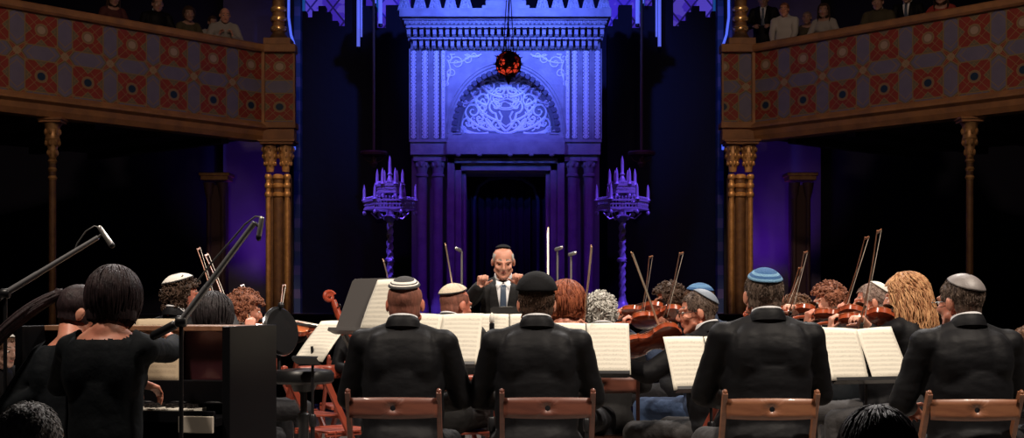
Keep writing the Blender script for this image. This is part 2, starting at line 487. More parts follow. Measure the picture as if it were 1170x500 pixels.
PEOPLE = []
def person(label, head, D, yaw, hr=0, hp=0, hroll=0, lean=6, side=0, k=1., hands=None, poles=None, hand_kw=None, outfit='suit', cloth=None, trous=None,
           hair=('short','dark'), kip=None, gl=None, sk='mid', stand=False, floor=0., vox=.0075, group=None, beard=None, knees=.17, shirt=True, eyes=True, ztop=None,
           worldhands=None, jaw=1., chest_w=1., brow=None, feet=None, legs=True, neckpale=False, seat=.0, name='person', tie=False, neck=None, curl=None, headz=None):
    """head=(px of head centre, row of the skull top) at distance D; yaw 0 = back to the camera"""
    top = Vector(head) if len(head) == 3 else W(head[0], head[1], D)
    hh = .124*k                                     # centre to skull top
    hc = Vector((top.x, top.y, top.z-hh))
    ln = R(lean)
    L = .570*k if not stand else .56*k
    # chain in local frame: pelvis P -> neck base N -> head centre
    hoff = Vector((0, .055*k + .03*math.sin(ln), (neck or .095)*k))
    zP = hc.z - hoff.z - L*math.cos(ln)*math.cos(R(side)) - floor
    Pl = Vector((0,0,zP))
    N = Pl + Vector((L*math.sin(R(side)), L*math.sin(ln), L*math.cos(ln)*math.cos(R(side))))
    Hc = N + hoff
    # root so that head centre lands on hc
    c, s = math.cos(yaw), math.sin(yaw)
    off = Vector((Hc.x*c - Hc.y*s, Hc.x*s + Hc.y*c, 0))
    rx, ry = hc.x-off.x, hc.y-off.y
    root = thing(name, label, 'person', (rx, ry, floor), yaw, group)
    Mw = MT((rx, ry, floor)) @ RZ(yaw); Mi = Mw.inverted()
    print('person', label[:34], 'pelvis z %.2f' % zP, 'root %.2f %.2f' % (rx, ry))
    T = MT(Pl) @ RY(R(side)) @ RX(-ln)          # torso frame
    H = MT(Hc) @ RZ(R(hr)) @ RX(R(hp)) @ RY(R(hroll)) @ Matrix.Scale(1.06*k, 4)
    w = chest_w*k
    fem = outfit in ('dress','blouse')
    sw = (.178 if not fem else .150)*w
    sh = {sd: T @ Vector((sd*sw, 0, L-.085*k)) for sd in (-1,1)}
    # hand targets
    HT = {}
    for sd, key in ((-1,'L'),(1,'R')):
        if worldhands and key in worldhands: HT[sd] = Mi @ Vector(worldhands[key])
        elif hands and key in hands: HT[sd] = Vector(hands[key])
        else: HT[sd] = Vector((sd*.14, .36, zP+.14))
    arms = {}
    for sd, key in ((-1,'L'),(1,'R')):
        pole = (poles or {}).get(key, (sd*.7, -.35, -.9))
        d = (HT[sd]-sh[sd]).normalized()
        E, Wt = ik(sh[sd], HT[sd]-d*.05, .285*k, .255*k, pole)
        miss = (Wt-(HT[sd]-d*.05)).length
        if miss > .02 and (worldhands and key in worldhands): print('   hand', key, 'short by %.2f' % miss)
        arms[sd] = (sh[sd], E, Wt)
    # legs
    lg = {}
    for sd in (-1,1):
        hip = Pl + Vector((sd*.095*k, .02, -.02))
        if stand:
            kn = Vector((sd*.10, .03, zP*.53)); an = Vector((sd*.11, -.01, .085))
        else:
            kn = Vector((sd*knees, .44*k, max(.42, min(zP-.02, .56)))); an = Vector((sd*(knees+.01), .40*k+.03, .085))
            if feet and sd in feet: an = Vector(feet[sd])
        lg[sd] = (hip, kn, an)
    # ---- body, one continuous surface
    mb = MB(); head_prims(mb, H, jaw)
    neckb = T @ Vector((0,-.005,L-.03))
    mb.cap(H @ Vector((0,-.024,-.055)), neckb, .060*k, .064*k, 14)
    mb.M = T
    mb.ell((0,-.005,L-.16*k), (.150*w,.095*w,.16*k), 16, 10)
    mb.cap((-.13*w,0,L-.095*k),(.13*w,0,L-.095*k),.052*k,.052*k,12)
    mb.ell((0,0,.17*k), (.130*w,.09*w,.22*k), 16, 10)
    mb.ell((0,0,0), (.15*w,.11*w,.11*k), 16, 10)
    mb.cap((0,-.01,L-.01),( .11*w,0,L-.085*k),.046*k,.045*k,10); mb.cap((0,-.01,L-.01),(-.11*w,0,L-.085*k),.046*k,.045*k,10)
    mb.M = None
    for sd, key in ((-1,'L'),(1,'R')):
        S, E, Wt = arms[sd]
        mb.cap(S, E, .048*k, .036*k, 12); mb.cap(E, Wt, .037*k, .024*k, 12)
        fd = (Wt-E).normalized()
        hk = (hand_kw or {}).get(key, {})
        hd = Vector(hk.get('d', fd)); nn = Vector(hk.get('n', (-sd*.5, 0, -.6))); lt = Vector(hk.get('lat', (-sd*.4, .3, .8)))
        hand_prims(mb, Wt, hd, nn, lt, hk.get('curl', curl or (38,48,32)), k*.97, thumbcurl=hk.get('tc', 22))
    if legs:
        for sd in (-1,1):
            a, b, c_ = lg[sd]
            mb.cap(a, b, .075*k, .050*k, 12); mb.cap(b, c_, .048*k, .032*k, 12)
            mb.cap(c_, c_+Vector((0,.13,-.045)), .034, .028, 10)
    me = remesh(mb, vox, 2, .5)
    C = centers(me); Hi = np.array(H.inverted()); Lc = C @ Hi[:3,:3].T + Hi[:3,3]
    mi = np.zeros(len(C), dtype=np.int32)
    mi[(np.abs(Lc[:,0]) < .021) & (Lc[:,1] > .080) & (Lc[:,2] < -.050) & (Lc[:,2] > -.064)] = 1
    bz = Lc[:,2] - (.036 - .12*(np.abs(Lc[:,0])-.030)**2*30)
    mi[(np.abs(Lc[:,0]) < .054) & (np.abs(Lc[:,0]) > .014) & (Lc[:,1] > .062) & (np.abs(bz) < .0050)] = 2
    if beard:
        bz2 = (Lc[:,1] > .0) & (Lc[:,2] < -.045) & (Lc[:,2] > -.125) & (np.abs(Lc[:,0]) < .08) & ~((np.abs(Lc[:,0]) < .022) & (Lc[:,2] > -.068) & (Lc[:,2] < -.048))
        mi[bz2] = 3
    bc = brow or (.10,.06,.04)
    ml = [skin(sk), lips(), browm(bc), hairmat(beard or 'grey')]
    b = link('body', me, ml, root); me.polygons.foreach_set('material_index', mi)
    # eyes
    if eyes:
        for sd in (-1,1):
            e = MB(); e.M = H @ MT((sd*.031,.0755,.006))
            e.ell((0,0,0), (.0135,.0105,.0085 if eyes != 'down' else .004), 12, 8)
            e.mi = [1 if sum(e.v[i][2] for i in f) is None else 0 for f in e.f]
            eo = e.build('eye', [mat('eye_white', (.7,.66,.62), .2), mat('iris_dark', (.03,.018,.012), .15)], root)
            for p in eo.data.polygons:
                q = (H @ MT((sd*.031,.0755,.006))).inverted() @ p.center
                if q.y > .006 and abs(q.x) < .0065 or eyes == 'down': p.material_index = 1
    # ---- hair, cap, glasses
    sd_ = sum(ord(ch) for ch in label)
    make_hair(hair[0], hair[1], H, root, sd_, not (stand and vox > .009))
    if kip: kippah(H, root, **kip)
    if gl: glasses(H, root, gl)
    # ---- clothes
    cl = cloth or CLOTH; cv = max(vox*1.35, .010)
    if outfit in ('suit','dress','blouse'):
        mb = MB(); mb.M = T
        f = .9 if fem else 1.
        mb.ell((0,.004,L-.155*k), (.182*w*f,.128*w*f,.165*k), 18, 12)
        for s_ in (-1,1):
            mb.ell((s_*.085*w*f,-.035*w,L-.17*k), (.088*w,.088*w,.145*k), 14, 10)
            mb.cap((s_*.03*k,-.012,L-.012*k),(s_*.150*w*f,-.004,L-.070*k), (.040*k), .052*k*f, 12)
            if fem: mb.ell((s_*.075*w,.075*w,L-.20*k), (.065*w,.065*w,.07*k), 12, 8)
        mb.ell((0,.008,.16*k), ((.188 if not fem else .165)*w*f,.130*w*f,.24*k), 18, 12); mb.ell((0,.006,.28*k), ((.186 if not fem else .166)*w*f,.128*w*f,.21*k), 18, 12)
        mb.ell((0,.0,.0), ((.187 if fem else .200)*w,.150*w,.16*k), 18, 12)
        mb.cap((-sw*.7,0,L-.10*k),(sw*.7,0,L-.10*k),.072*k*f,.072*k*f,14)
        mb.M = None
        for sd in (-1,1):
            S, E, Wt = arms[sd]; g = (1.06 if not fem else .88)*k
            mb.ell(S+Vector((0,0,-.004)), (.070*g,.072*g,.068*g), 14, 10)
            mb.cap(S, E, .066*g, .055*g, 14); mb.cap(E, E+(Wt-E)*.93, .056*g, .040*g, 14)
            n_ = random.Random(sd_+sd)
            for q in range(5):                              # sleeve folds round the elbow
                t = n_.uniform(.62,1.0); c1 = S+(E-S)*t; v = Vector((n_.uniform(-1,1),n_.uniform(-1,1),n_.uniform(-1,1))).normalized()*.045*g
                mb.cap(c1+v, c1-v*.2+(E-S)*.14, .020*g, .018*g, 8)
        if outfit == 'dress':
            for sd in (-1,1):
                a, b_, c_ = lg[sd]; mb.cap(a, b_, .115*k, .10*k, 14); mb.cap(b_, c_+Vector((0,0,.06)), .10*k, .13*k, 14)
            a = (lg[1][0]+lg[-1][0])/2; b_ = (lg[1][1]+lg[-1][1])/2; c_ = (lg[1][2]+lg[-1][2])/2
            mb.cap(a, b_, .12*k, .11*k, 14); mb.cap(b_, c_+Vector((0,0,.07)), .11*k, .13*k, 14)
        me = remesh(mb, cv, 9, .5)
        if not fem:
            wrinkle(me, .0042*k, 15, sd_, (.55,.8,1.7))
        else: wrinkle(me, .0035*k, 11, sd_, (1,1,.7))
        nm = {'suit':'jacket','dress':'dress','blouse':'blouse'}[outfit]
        # neckline
        Ti = np.array(T.inverted()); C = centers(me) @ Ti[:3,:3].T + Ti[:3,3]
        rad = np.hypot(C[:,0], C[:,1]+.012)
        if fem: cut = (C[:,2] > L-.080*k) & (rad < .118*k) & ~((C[:,1] < -.045)&(C[:,2] < L-.055*k))
        else: cut = (C[:,2] > L-.010*k) & (rad < .064*k)
        bm = bmesh.new(); bm.from_mesh(me); bm.faces.ensure_lookup_table()
        bmesh.ops.delete(bm, geom=[bm.faces[i] for i in np.nonzero(cut)[0]], context='FACES'); bm.to_mesh(me); bm.free()
        jk = link(nm, me, cl, root)
        if not fem:
            # collar roll of the jacket and the shirt collar above it
            def ringpts(r_x, r_y, z, yc, dip, a0, a1, n=18):
                return [T @ Vector((r_x*math.sin(a), yc - r_y*math.cos(a), z - dip*(1-math.cos(a))/2)) for a in [a0+(a1-a0)*i/(n-1) for i in range(n)]]
            mb = MB(); A0 = R(150); ns_ = 26; prof = ((.066,.038),(.070,.043),(.076,.040),(.086,.016),(.092,-.010),(.080,-.014),(.070,.0))
            cs = []
            for i in range(ns_):
                a = -A0+2*A0*i/(ns_-1); dip = .10*((1-math.cos(a))/2)**2
                cs.append([T @ Vector((r_*k*math.sin(a), -.008*k - r_*.95*k*math.cos(a), L + z_*k - dip*k)) for r_, z_ in prof])
            mb.rings(cs, len(prof)); mb.build('jacket_collar', cl, jk)
            if shirt:
                mb = MB(); rs = []
                for (rr, z) in ((.070,.010),(.069,.040),(.067,.051),(.063,.051),(.062,.01)):
                    rs.append([T @ Vector((rr*k*math.sin(a), -.009 - rr*.98*k*math.cos(a), L + z*k - .030*k*(1-math.cos(a))/2)) for a in [2*PI*i/28 for i in range(28)]])
                mb.rings(rs, 28, False); mb.build('shirt_collar', WHITE if shirt is True else shirt, root, smooth=True)
        if tie:
            bv = BVHTree.FromObject(jk, bpy.context.evaluated_depsgraph_get())
            def proj(x, z, e):
                o_ = T @ Vector((x, .5, z)); d_ = (T.to_3x3() @ Vector((0,-1,0)))
                h = bv.ray_cast(o_, d_)
                y = .5-h[3] if h[0] is not None else .10
                return T @ Vector((x, y+e, z))
            def patch(name, pts_fn, m, e, nu=7, nv=12):
                mb = MB(); vs = []; fs = []
                for j in range(nv+1):
                    for i in range(nu+1):
                        x, z = pts_fn(i/nu, j/nv); vs.append(proj(x, z, e))
                for j in range(nv):
                    for i in range(nu): a = j*(nu+1)+i; fs.append((a,a+1,a+nu+2,a+nu+1))
                mb.add(vs, fs); return mb.build(name, m, root, solid=.004)
            zt, zb = L-.035*k, L-.33*k
            patch('shirt_front', lambda u, v: ((u-.5)*2*(.058*(1-v)+.012*v)*k, zt+(zb-zt)*v), WHITE, .005)
            patch('tie', lambda u, v: ((u-.5)*2*(.017+.016*v if v > .08 else .021)*k, zt-.004+(zb-zt)*v), TIE, .013, 4, 14)
            for s_ in (-1,1):
                def lap(u, v, s_=s_):
                    inn = .058*(1-v)+.010*v; wd = (.030+.045*math.sin(min(1,v*1.35)*PI*.62)) if v < .62 else .075*(1-v)/.38+.004
                    return (s_*(inn+u*wd)*k, zt+(zb-zt)*v)
                o_l = patch('lapel', lap, cl, .011); o_l.parent = jk
            mb = MB()
            for s_ in (-1,1):
                mb.add([proj(s_*.004, zt+.012, .02), proj(s_*.055, zt+.028, .01), proj(s_*.045, zt-.035, .022)], [(0,1,2)])
            mb.build('shirt_collar', WHITE, root, solid=.004)
    if legs and outfit != 'dress':
        mb = MB()
        mb.ell(Pl+Vector((0,0,-.01)), (.165*w,.130*w,.115*k), 16, 10)
        for sd in (-1,1):
            a, b_, c_ = lg[sd]
            mb.cap(a, b_, .094*k, .070*k, 14); mb.cap(b_, c_+Vector((0,0,.01)), .072*k, .058*k, 14)
        me = remesh(mb, cv*1.1, 4, .5); wrinkle(me, .008*k, 12, sd_+5, (1.5,1,1.2))
        link('trousers', me, trous or TROUSB, root)
    if legs:
        for sd in (-1,1):
            c_ = lg[sd][2]; mb = MB()
            mb.cap((c_.x, c_.y-.03, .045),(c_.x+sd*.01, c_.y+.13, .040),.042,.036,12)
            mb.box((c_.x, c_.y+.05, .008),(.075,.25,.016))
            me = remesh(mb, .010, 3); link('shoe', me, SHOE, root)
    PEOPLE.append((root, Mw)); root['_t'] = 0
    del root['_t']
    return root, Mw, arms, T, H
# ------------------------------------------------------------------ materials for things
def wood(name, c1, c2, rough=.35, scale=7., stretch=(1,1,8), coat=.2):
    m = mat(name, c1, rough, vary=(scale, c2), bump=(scale*4,.12,.002), stretch=stretch, coat=coat); return m
CHAIRW = wood('chair_wood_reddish_brown', (.155,.048,.028), (.095,.028,.018), .5, 6, (1,1,5))
CHAIRR = wood('chair_wood_red', (.34,.062,.032), (.22,.040,.022), .38, 6, (1,1,1))
VIOL = wood('violin_varnish', (.40,.075,.025), (.22,.036,.014), .22, 9, (1,5,1), .6)
VIOLO = wood('violin_varnish_orange', (.55,.16,.055), (.38,.09,.03), .22, 9, (1,5,1), .6)
CELLR = wood('cello_varnish_red', (.38,.062,.03), (.24,.035,.016), .25, 5, (1,5,1), .5)
EBONY = mat('ebony', (.012,.010,.010), .3)
STRG = mat('string_steel', (.6,.58,.52), .25, metal=.9)
STICK = wood('bow_stick_wood', (.36,.15,.07), (.24,.09,.04), .3, 12, (1,1,1), .3)
STICKP = wood('pale_bow_stick_wood', (.62,.43,.26), (.50,.32,.18), .35, 12, (1,1,1), .3)
HAIRW = mat('bow_hair_white', (.78,.70,.58), .5)
PADB = mat('black_vinyl', (.008,.008,.009), .38, spec=.35, bump=(60,.1,.003))
PIANO = mat('black_piano_lacquer', (.004,.004,.005), .4, spec=.08)
PIANOR = wood('dark_mahogany_panel', (.045,.010,.014), (.028,.006,.010), .3, 4, (1,1,3), .3)
PIANOT = wood('brown_wood_edge', (.26,.13,.07), (.18,.085,.045), .4, 8, (4,1,1), .1)

def page_mat(name, base, ink):
    m = mat(name, base, .75)
    n = NB(m); xyz, co = n.xyz(); x, z = xyz[0], xyz[2]
    band = n.m('FRACT', n.m('DIVIDE', n.m('ADD', z, 5.0), .0262))
    inb = n.m('LESS_THAN', band, .50)
    ln = n.m('LESS_THAN', n.m('FRACT', n.m('DIVIDE', n.m('ADD', z, 5.0), .00262)), .30)
    ns = n.nt.nodes.new('ShaderNodeTexNoise'); ns.inputs['Scale'].default_value = 330; ns.inputs['Detail'].default_value = 2
    n.nt.links.new(co, ns.inputs['Vector'])
    note = n.m('MULTIPLY', n.m('GREATER_THAN', ns.outputs[0], .56), n.m('LESS_THAN', band, .62))
    inkf = n.m('MAXIMUM', n.m('MULTIPLY', inb, ln), note)
    mx = n.m('MULTIPLY', n.m('LESS_THAN', n.m('ABSOLUTE', x), .098), n.m('LESS_THAN', n.m('ABSOLUTE', z), .136))
    f = n.m('MULTIPLY', n.m('MULTIPLY', inkf, mx), .46)
    n.nt.links.new(n.mix(f, base, ink), n.b.inputs['Base Color'])
    return m
PAGE = page_mat('printed_music_page', (.70,.66,.56), (.17,.15,.13))
PAGEC = page_mat('printed_music_page_cream', (.42,.33,.22), (.10,.07,.05))
CASE = mat('beige_board', (.42,.37,.31), .7)

# ------------------------------------------------------------------ furniture
def folding_chair(label, loc, rz, wm, group='wooden folding chairs on the stage', tall=.84):
    t = thing('folding_chair', label, 'chair', loc, rz, group)
    # curved back rail with a round hole
    mb = MB(); zc = tall-.075; hh = .044; n = 16; rr = .0125; s_ = .055
    def cy(x): return -.222 - .030*(1-(x/.2)**2)
    def hx(x): return hh*(1+.10*(1-(x/.2)**2))
    h_ = hx(s_); k5 = (0,.5,1)
    outer = [(s_,0),(s_,.5*h_),(s_,h_),(s_/2,hx(s_/2)),(0,hx(0)),(-s_/2,hx(s_/2)),(-s_,h_),(-s_,.5*h_),(-s_,0),(-s_,-.5*h_),(-s_,-h_),(-s_/2,-hx(s_/2)),(0,-hx(0)),(s_/2,-hx(s_/2)),(s_,-h_),(s_,-.5*h_)]
    inner = [(rr*math.cos(2*PI*i/n), rr*math.sin(2*PI*i/n)) for i in range(n)]
    v2 = inner+outer; fs = [(i, (i+1)%n, n+(i+1)%n, n+i) for i in range(n)]
    mb.add([(x, cy(x), zc+z) for x, z in v2], fs)
    for sd in (-1,1):
        xs = [s_+(.196-s_)*i/6 for i in range(7)]; vs = []
        for x in xs:
            for z in (-1,-.5,0,.5,1): vs.append((sd*x, cy(x), zc+z*hx(x)))
        mb.add(vs, [(i*5+j, i*5+j+1, i*5+j+6, i*5+j+5) for i in range(6) for j in range(4)])
    o = mb.build('back_rail', wm, t, solid=.016, weld=.0008)
    for sd in (-1,1):
        mb = MB(); mb.bar((sd*.205,-.235,tall),(sd*.205,.20,.0),.022,.036,(0,1,0)); mb.ell((sd*.205,-.235,tall),(.011,.016,.014),10,6)
        mb.build('leg', wm, t, bevel=.004, smooth=True)
    for sd in (-1,1):
        mb = MB(); mb.bar((sd*.178,.19,.44),(sd*.178,-.24,.0),.020,.034,(0,1,0)); mb.build('leg', wm, t, bevel=.004)
    mb = MB()
    for i in range(6): mb.box((0,-.145+.062*i,.455),(.375,.052,.014))
    mb.box((-.165,.01,.438),(.022,.38,.022)); mb.box((.165,.01,.438),(.022,.38,.022))
    mb.build('seat', wm, t, bevel=.003, smooth=False)
    mb = MB(); mb.tube([(-.20,.13,.08),(.20,.13,.08)],.010,8); mb.build('stretcher', wm, t)
    mb = MB(); mb.tube([(-.175,-.15,.10),(.175,-.15,.10)],.010,8); mb.build('stretcher', wm, t)
    return t

def music_stand(label, base, rz, tilt=26, zlip=.86, dm=None, wd=.45, ht=.29, cat='music stand', group=None):
    """base on the floor; reader stands on the local -y side. Returns desk frame matrix (world)"""
    t = thing('music_stand', label, 'music stand', base, rz, group)
    dm = dm or BLACKM
    D = MT((0,0,zlip)) @ RX(-R(tilt))
    mb = MB(); mb.M = D
    c = .015
    poly = [(-wd/2+.01,0),(wd/2-.01,0),(wd/2,.01),(wd/2,ht-c),(wd/2-c,ht),(-wd/2+c,ht),(-wd/2,ht-c),(-wd/2,.01)]
    mb.prism(poly, 0, .004); dk_ = mb.build('desk', dm, t, bevel=.001, smooth=False)
    mb = MB(); mb.M = D
    mb.box((0,-.024,.003),(wd,.048,.004)); mb.box((0,-.047,.011),(wd,.003,.018)); mb.build('ledge', dm, dk_, smooth=False, bevel=.001)
    mb = MB(); mb.tube([(0,.03,zlip+.10),(0,.035,zlip-.02),(0,.035,.55)],.008,10); mb.build('upper_pole', BLACKM, t)
    mb = MB(); mb.tube([(0,.035,.60),(0,.035,.14)],.0125,10); mb.lathe([(.017,.55),(.021,.56),(.021,.61),(.015,.62)],12,(0,.035,0)); mb.build('pole', BLACKM, t)
    for i in range(3):
        a = 2*PI*i/3+.5; mb = MB(); d = Vector((math.cos(a), math.sin(a), 0)); o_ = Vector((0,.035,0))
        mb.tube([o_+Vector((0,0,.17)), o_+d*.12+Vector((0,0,.09)), o_+d*.25+Vector((0,0,.012))],[.010,.009,.009],8)
        mb.ell(o_+d*.252+Vector((0,0,.012)),(.014,.014,.012),8,6); mb.build('leg', BLACKM, t)
    return t, MT(base) @ RZ(rz) @ D

def sheet(label, M, xs, m=None, w=.23, h=.305, curl=.006, group=None, z0=.006, turn=None):
    """open music: one page child per x offset, on the frame M of a desk"""
    loc = M @ Vector((sum(xs)/len(xs), -.008, z0))
    t = thing('sheet_music', label, 'sheet music', (0,0,0), 0, group)
    t.matrix_world = M @ MT((sum(xs)/len(xs), -.010, z0+.004))
    x0 = sum(xs)/len(xs)
    for k, x in enumerate(xs):
        mb = MB(); vs = []; nu, nv = 10, 8; rot = RY(R((turn or [0]*9)[k]))
        for j in range(nv+1):
            for i in range(nu+1):
                u = i/nu; v = j/nv; xx = (u-.5)*w
                s_ = u if x > x0 else 1-u
                y = -.004-curl*math.sin(s_*PI)*1.0 - .004*math.sin(v*PI*1.3+x)
                p = rot @ Vector((xx, y, (v-.5)*h)); vs.append(p)
        fs = [(j*(nu+1)+i, j*(nu+1)+i+1, (j+1)*(nu+1)+i+1, (j+1)*(nu+1)+i) for j in range(nv) for i in range(nu)]
        mb.add(vs, fs); o = mb.build('page', m or PAGE, t, solid=.0008, loc=(x-x0, 0, h/2))
    return t

# ------------------------------------------------------------------ string instruments
def fiddle_half(u):
    """half width of the body outline, u = 0 (tail) .. 1 (neck) of body length, unit body length"""
    pts = [(0,.0),(.015,.12),(.05,.20),(.12,.262),(.21,.287),(.30,.268),(.355,.235),(.385,.240),(.40,.215),(.45,.172),(.52,.155),(.58,.165),(.63,.195),(.645,.222),(.67,.212),(.74,.232),(.82,.234),(.90,.205),(.95,.155),(.985,.085),(1.,.0)]
    for (a, p), (b, q) in zip(pts, pts[1:]):
        if a <= u <= b: return p+(q-p)*(u-a)/(b-a)
    return 0
US = [0,.006,.02,.05,.09,.14,.21,.27,.32,.355,.385,.40,.43,.47,.52,.57,.61,.635,.645,.67,.72,.78,.84,.90,.94,.97,.99,1.]
def fiddle(name, label, cat, M, bl=.355, rib=.030, vm=None, group=None, bridge_h=.033, cello=False):
    vm = vm or VIOL
    t = thing(name, label, cat, (0,0,0), 0, group); t.matrix_world = M
    h0 = rib/2; nl = 8
    def plate(sign):
        vs = []; fs = []
        for u in US:
            hw = fiddle_half(u)*bl
            for j in range(-nl, nl+1):
                v = j/nl; e = max(0, 1-abs(v)**2.2)*min(1, math.sin(PI*min(max(u,0.001),.999))*1.6)
                vs.append((u*bl, v*(hw+.003), sign*(h0+e*bl*.042)))
        n = 2*nl+1
        for i in range(len(US)-1):
            for j in range(n-1): a = i*n+j; fs.append((a, a+1, a+n+1, a+n))
        return vs, fs
    mb = MB(); a, b = plate(1); mb.add(a, b); mb.build('top_plate', VIOLO if vm is VIOL else vm, t, solid=.003*bl/.355)
    mb = MB(); a, b = plate(-1); mb.add(a, b)
    vs = []; loop = [(u, 1) for u in US] + [(u, -1) for u in US[-2:0:-1]]
    for u, s_ in loop: vs.append((u*bl, s_*fiddle_half(u)*bl, h0)); vs.append((u*bl, s_*fiddle_half(u)*bl, -h0))
    n = len(loop); mb.add(vs, [(2*i, 2*((i+1)%n), 2*((i+1)%n)+1, 2*i+1) for i in range(n)])
    mb.build('ribs_and_back', vm, t)
    k = bl/.355
    mb = MB(); mb.cap((bl-.01*k,0,h0*.4),(bl+.13*k,0,h0+.002*k),.014*k,.0115*k,10)
    mb.tube([(bl+.12*k,0,h0+.0*k),(bl+.17*k,0,h0-.008*k),(bl+.205*k,0,h0-.016*k)],[.012*k,.0115*k,.010*k],10)
    pts = []; c = Vector((bl+.222*k,0,h0-.010*k))
    for i in range(26):
        a = -PI*.55+i*.42; r = (.0185-.00058*i)*k; pts.append(c+Vector((r*math.cos(a)*1., 0, r*math.sin(a))))
    mb.tube(pts, [(.0085-.00012*i)*k for i in range(26)], 8)
    mb.ell(c,(.006*k,.014*k,.006*k),8,6)
    nk_ = mb.build('neck', vm, t)
    mb = MB(); vs = []
    for x, w_, z in ((bl*.62,.021*k,h0+.030*k),(bl+.132*k,.0125*k,h0+.013*k)): vs += [(x,-w_,z-.003*k),(x,0,z+.002*k),(x,w_,z-.003*k),(x,w_*.8,z-.009*k),(x,-w_*.8,z-.009*k)]
    mb.add(vs, [(i,(i+1)%5,(i+1)%5+5,i+5) for i in range(5)]+[(4,3,2,1,0),(5,6,7,8,9)]); fb_ = mb.build('fingerboard', EBONY, t)
    bx = bl*.43; zt = h0+bl*.042
    mb = MB(); mb.M = MT((bx,0,0)) @ RZ(PI/2)
    mb.prism([(-.020*k,zt-.004*k),(-.012*k,zt-.002*k),(0,zt+.006*k),(.012*k,zt-.002*k),(.020*k,zt-.004*k),(.018*k,zt+.016*k),(.020*k,zt+.026*k),(.010*k,zt+.031*k),(0,zt+.033*k),(-.010*k,zt+.031*k),(-.020*k,zt+.026*k),(-.018*k,zt+.016*k)],-.002*k,.002*k)
    mb.build('bridge', STICKP, t, smooth=False)
    mb = MB(); mb.add([(bx-.055*k,-.019*k,zt+.018*k),(bx-.055*k,.019*k,zt+.018*k),(.004,.008*k,h0+.006*k),(.004,-.008*k,h0+.006*k)],[(0,1,2,3)]); mb.build('tailpiece', EBONY, t, solid=.006*k)
    for i in range(4):
        y = (-.0165+.011*i)*k; mb = MB(); mb.tube([(bx-.055*k,y*.7,zt+.021*k),(bx,y,zt+.035*k),(bl+.132*k,y*.5,h0+.016*k)],.0008*k,4); mb.build('string', STRG, fb_)
    for i in range(4):
        sd = 1 if i%2 else -1; x = bl+(.145+.016*i)*k; z = h0-(.004+.004*i)*k
        mb = MB(); mb.tube([(x,-sd*.010*k,z),(x,sd*.026*k,z)],.0032*k,6); mb.ell((x,sd*.032*k,z),(.008*k,.008*k,.004*k),8,6); mb.build('peg', EBONY, nk_)
    for sd in (-1,1):
        mb = MB(); pts = [(bl*(.34+.19*i/10), sd*(.045+.012*math.sin(i*.62+.0)-.018*(i/10-.5))*k*1.0, h0+bl*.0385-.10*bl*abs(.045)*0) for i in range(11)]
        mb.tube(pts, [.0022*k]*11, 5, flat=.5); mb.build('f_hole', EBONY, t)
    if not cello:
        mb = MB(); mb.ell((.028,.045,h0+.022),(.028,.036,.006),14,8); mb.box((.006,.03,h0+.006),(.006,.03,.03)); mb.build('chin_rest', EBONY, t)
    else:
        mb = MB(); mb.tube([(0.0,0,0),(-.36,0,-.01)],.005,8); mb.build('endpin', CHROME, t)
    return t
def frame(o, xdir, zdir):
    x = Vector(xdir).normalized(); z = Vector(zdir); z = (z-x*z.dot(x)).normalized(); y = z.cross(x)
    M = Matrix.Identity(4)
    for i in range(3): M[i][0] = x[i]; M[i][1] = y[i]; M[i][2] = z[i]; M[i][3] = o[i]
    return M
def bow(label, frog, tip, hairdir, stick=None, group='violin bows', r=.0042, straight=False):
    frog = Vector(frog); tip = Vector(tip); d = (tip-frog); L = d.length
    t = thing('violin_bow', label, 'bow', (0,0,0), 0, group); M = frame(frog, d, hairdir); t.matrix_world = M
    st = stick or STICK
    mb = MB(); pts = []; 
    for i in range(11):
        u = i/10; pts.append((-.03+(L+.025)*u, 0, -.012+ (.010*math.sin(u*PI))*1.))
    mb.tube(pts, [r*(1.15-.4*i/10) for i in range(11)], 7)
    mb.add([(L-.012,-.003,-.012),(L-.012,.003,-.012),(L+.004,.003,.010),(L+.004,-.003,.010),(L-.03,-.003,-.009),(L-.03,.003,-.009),(L-.014,.003,.010),(L-.014,-.003,.010)],[(0,1,2,3),(4,7,6,5),(0,4,5,1),(3,2,6,7),(0,3,7,4),(1,5,6,2)])
    mb.build('stick', st, t)
    mb = MB(); mb.box((.0,0,.0),(.045,.010,.020)); fr_ = mb.build('frog', EBONY, t, bevel=.002)
    mb = MB(); mb.bar((.0,0,.0105),(L-.006,0,.0105),.0075,.0016,(0,0,1)); mb.build('bow_hair', HAIRW, t, smooth=False)
    mb = MB(); mb.lathe([(.0045,0),(.0055,.003),(.0055,.012),(.003,.014)],10,(0,0,0)); o = mb.build('screw', CHROME, fr_); o.rotation_euler = (0,-PI/2,0); o.location = (-.028,0,-.012)
    return t
def bow_px(label, tip, low, D, sign, L=.72, hd=None, **k):
    """tip and low ends seen at rows/columns; the low (held) end at distance D, bow length L fixes the tip's distance"""
    lo = W(low[0], low[1], D); best = None
    for i in range(-140, 141):
        Dt = D + sign*abs(i)*.005
        tp = W(tip[0], tip[1], Dt); e = abs((tp-lo).length-L)
        if best is None or e < best[0]: best = (e, tp)
    return bow(label, lo, best[1], hd or Vector((1,0,0)), **k), lo, best[1]
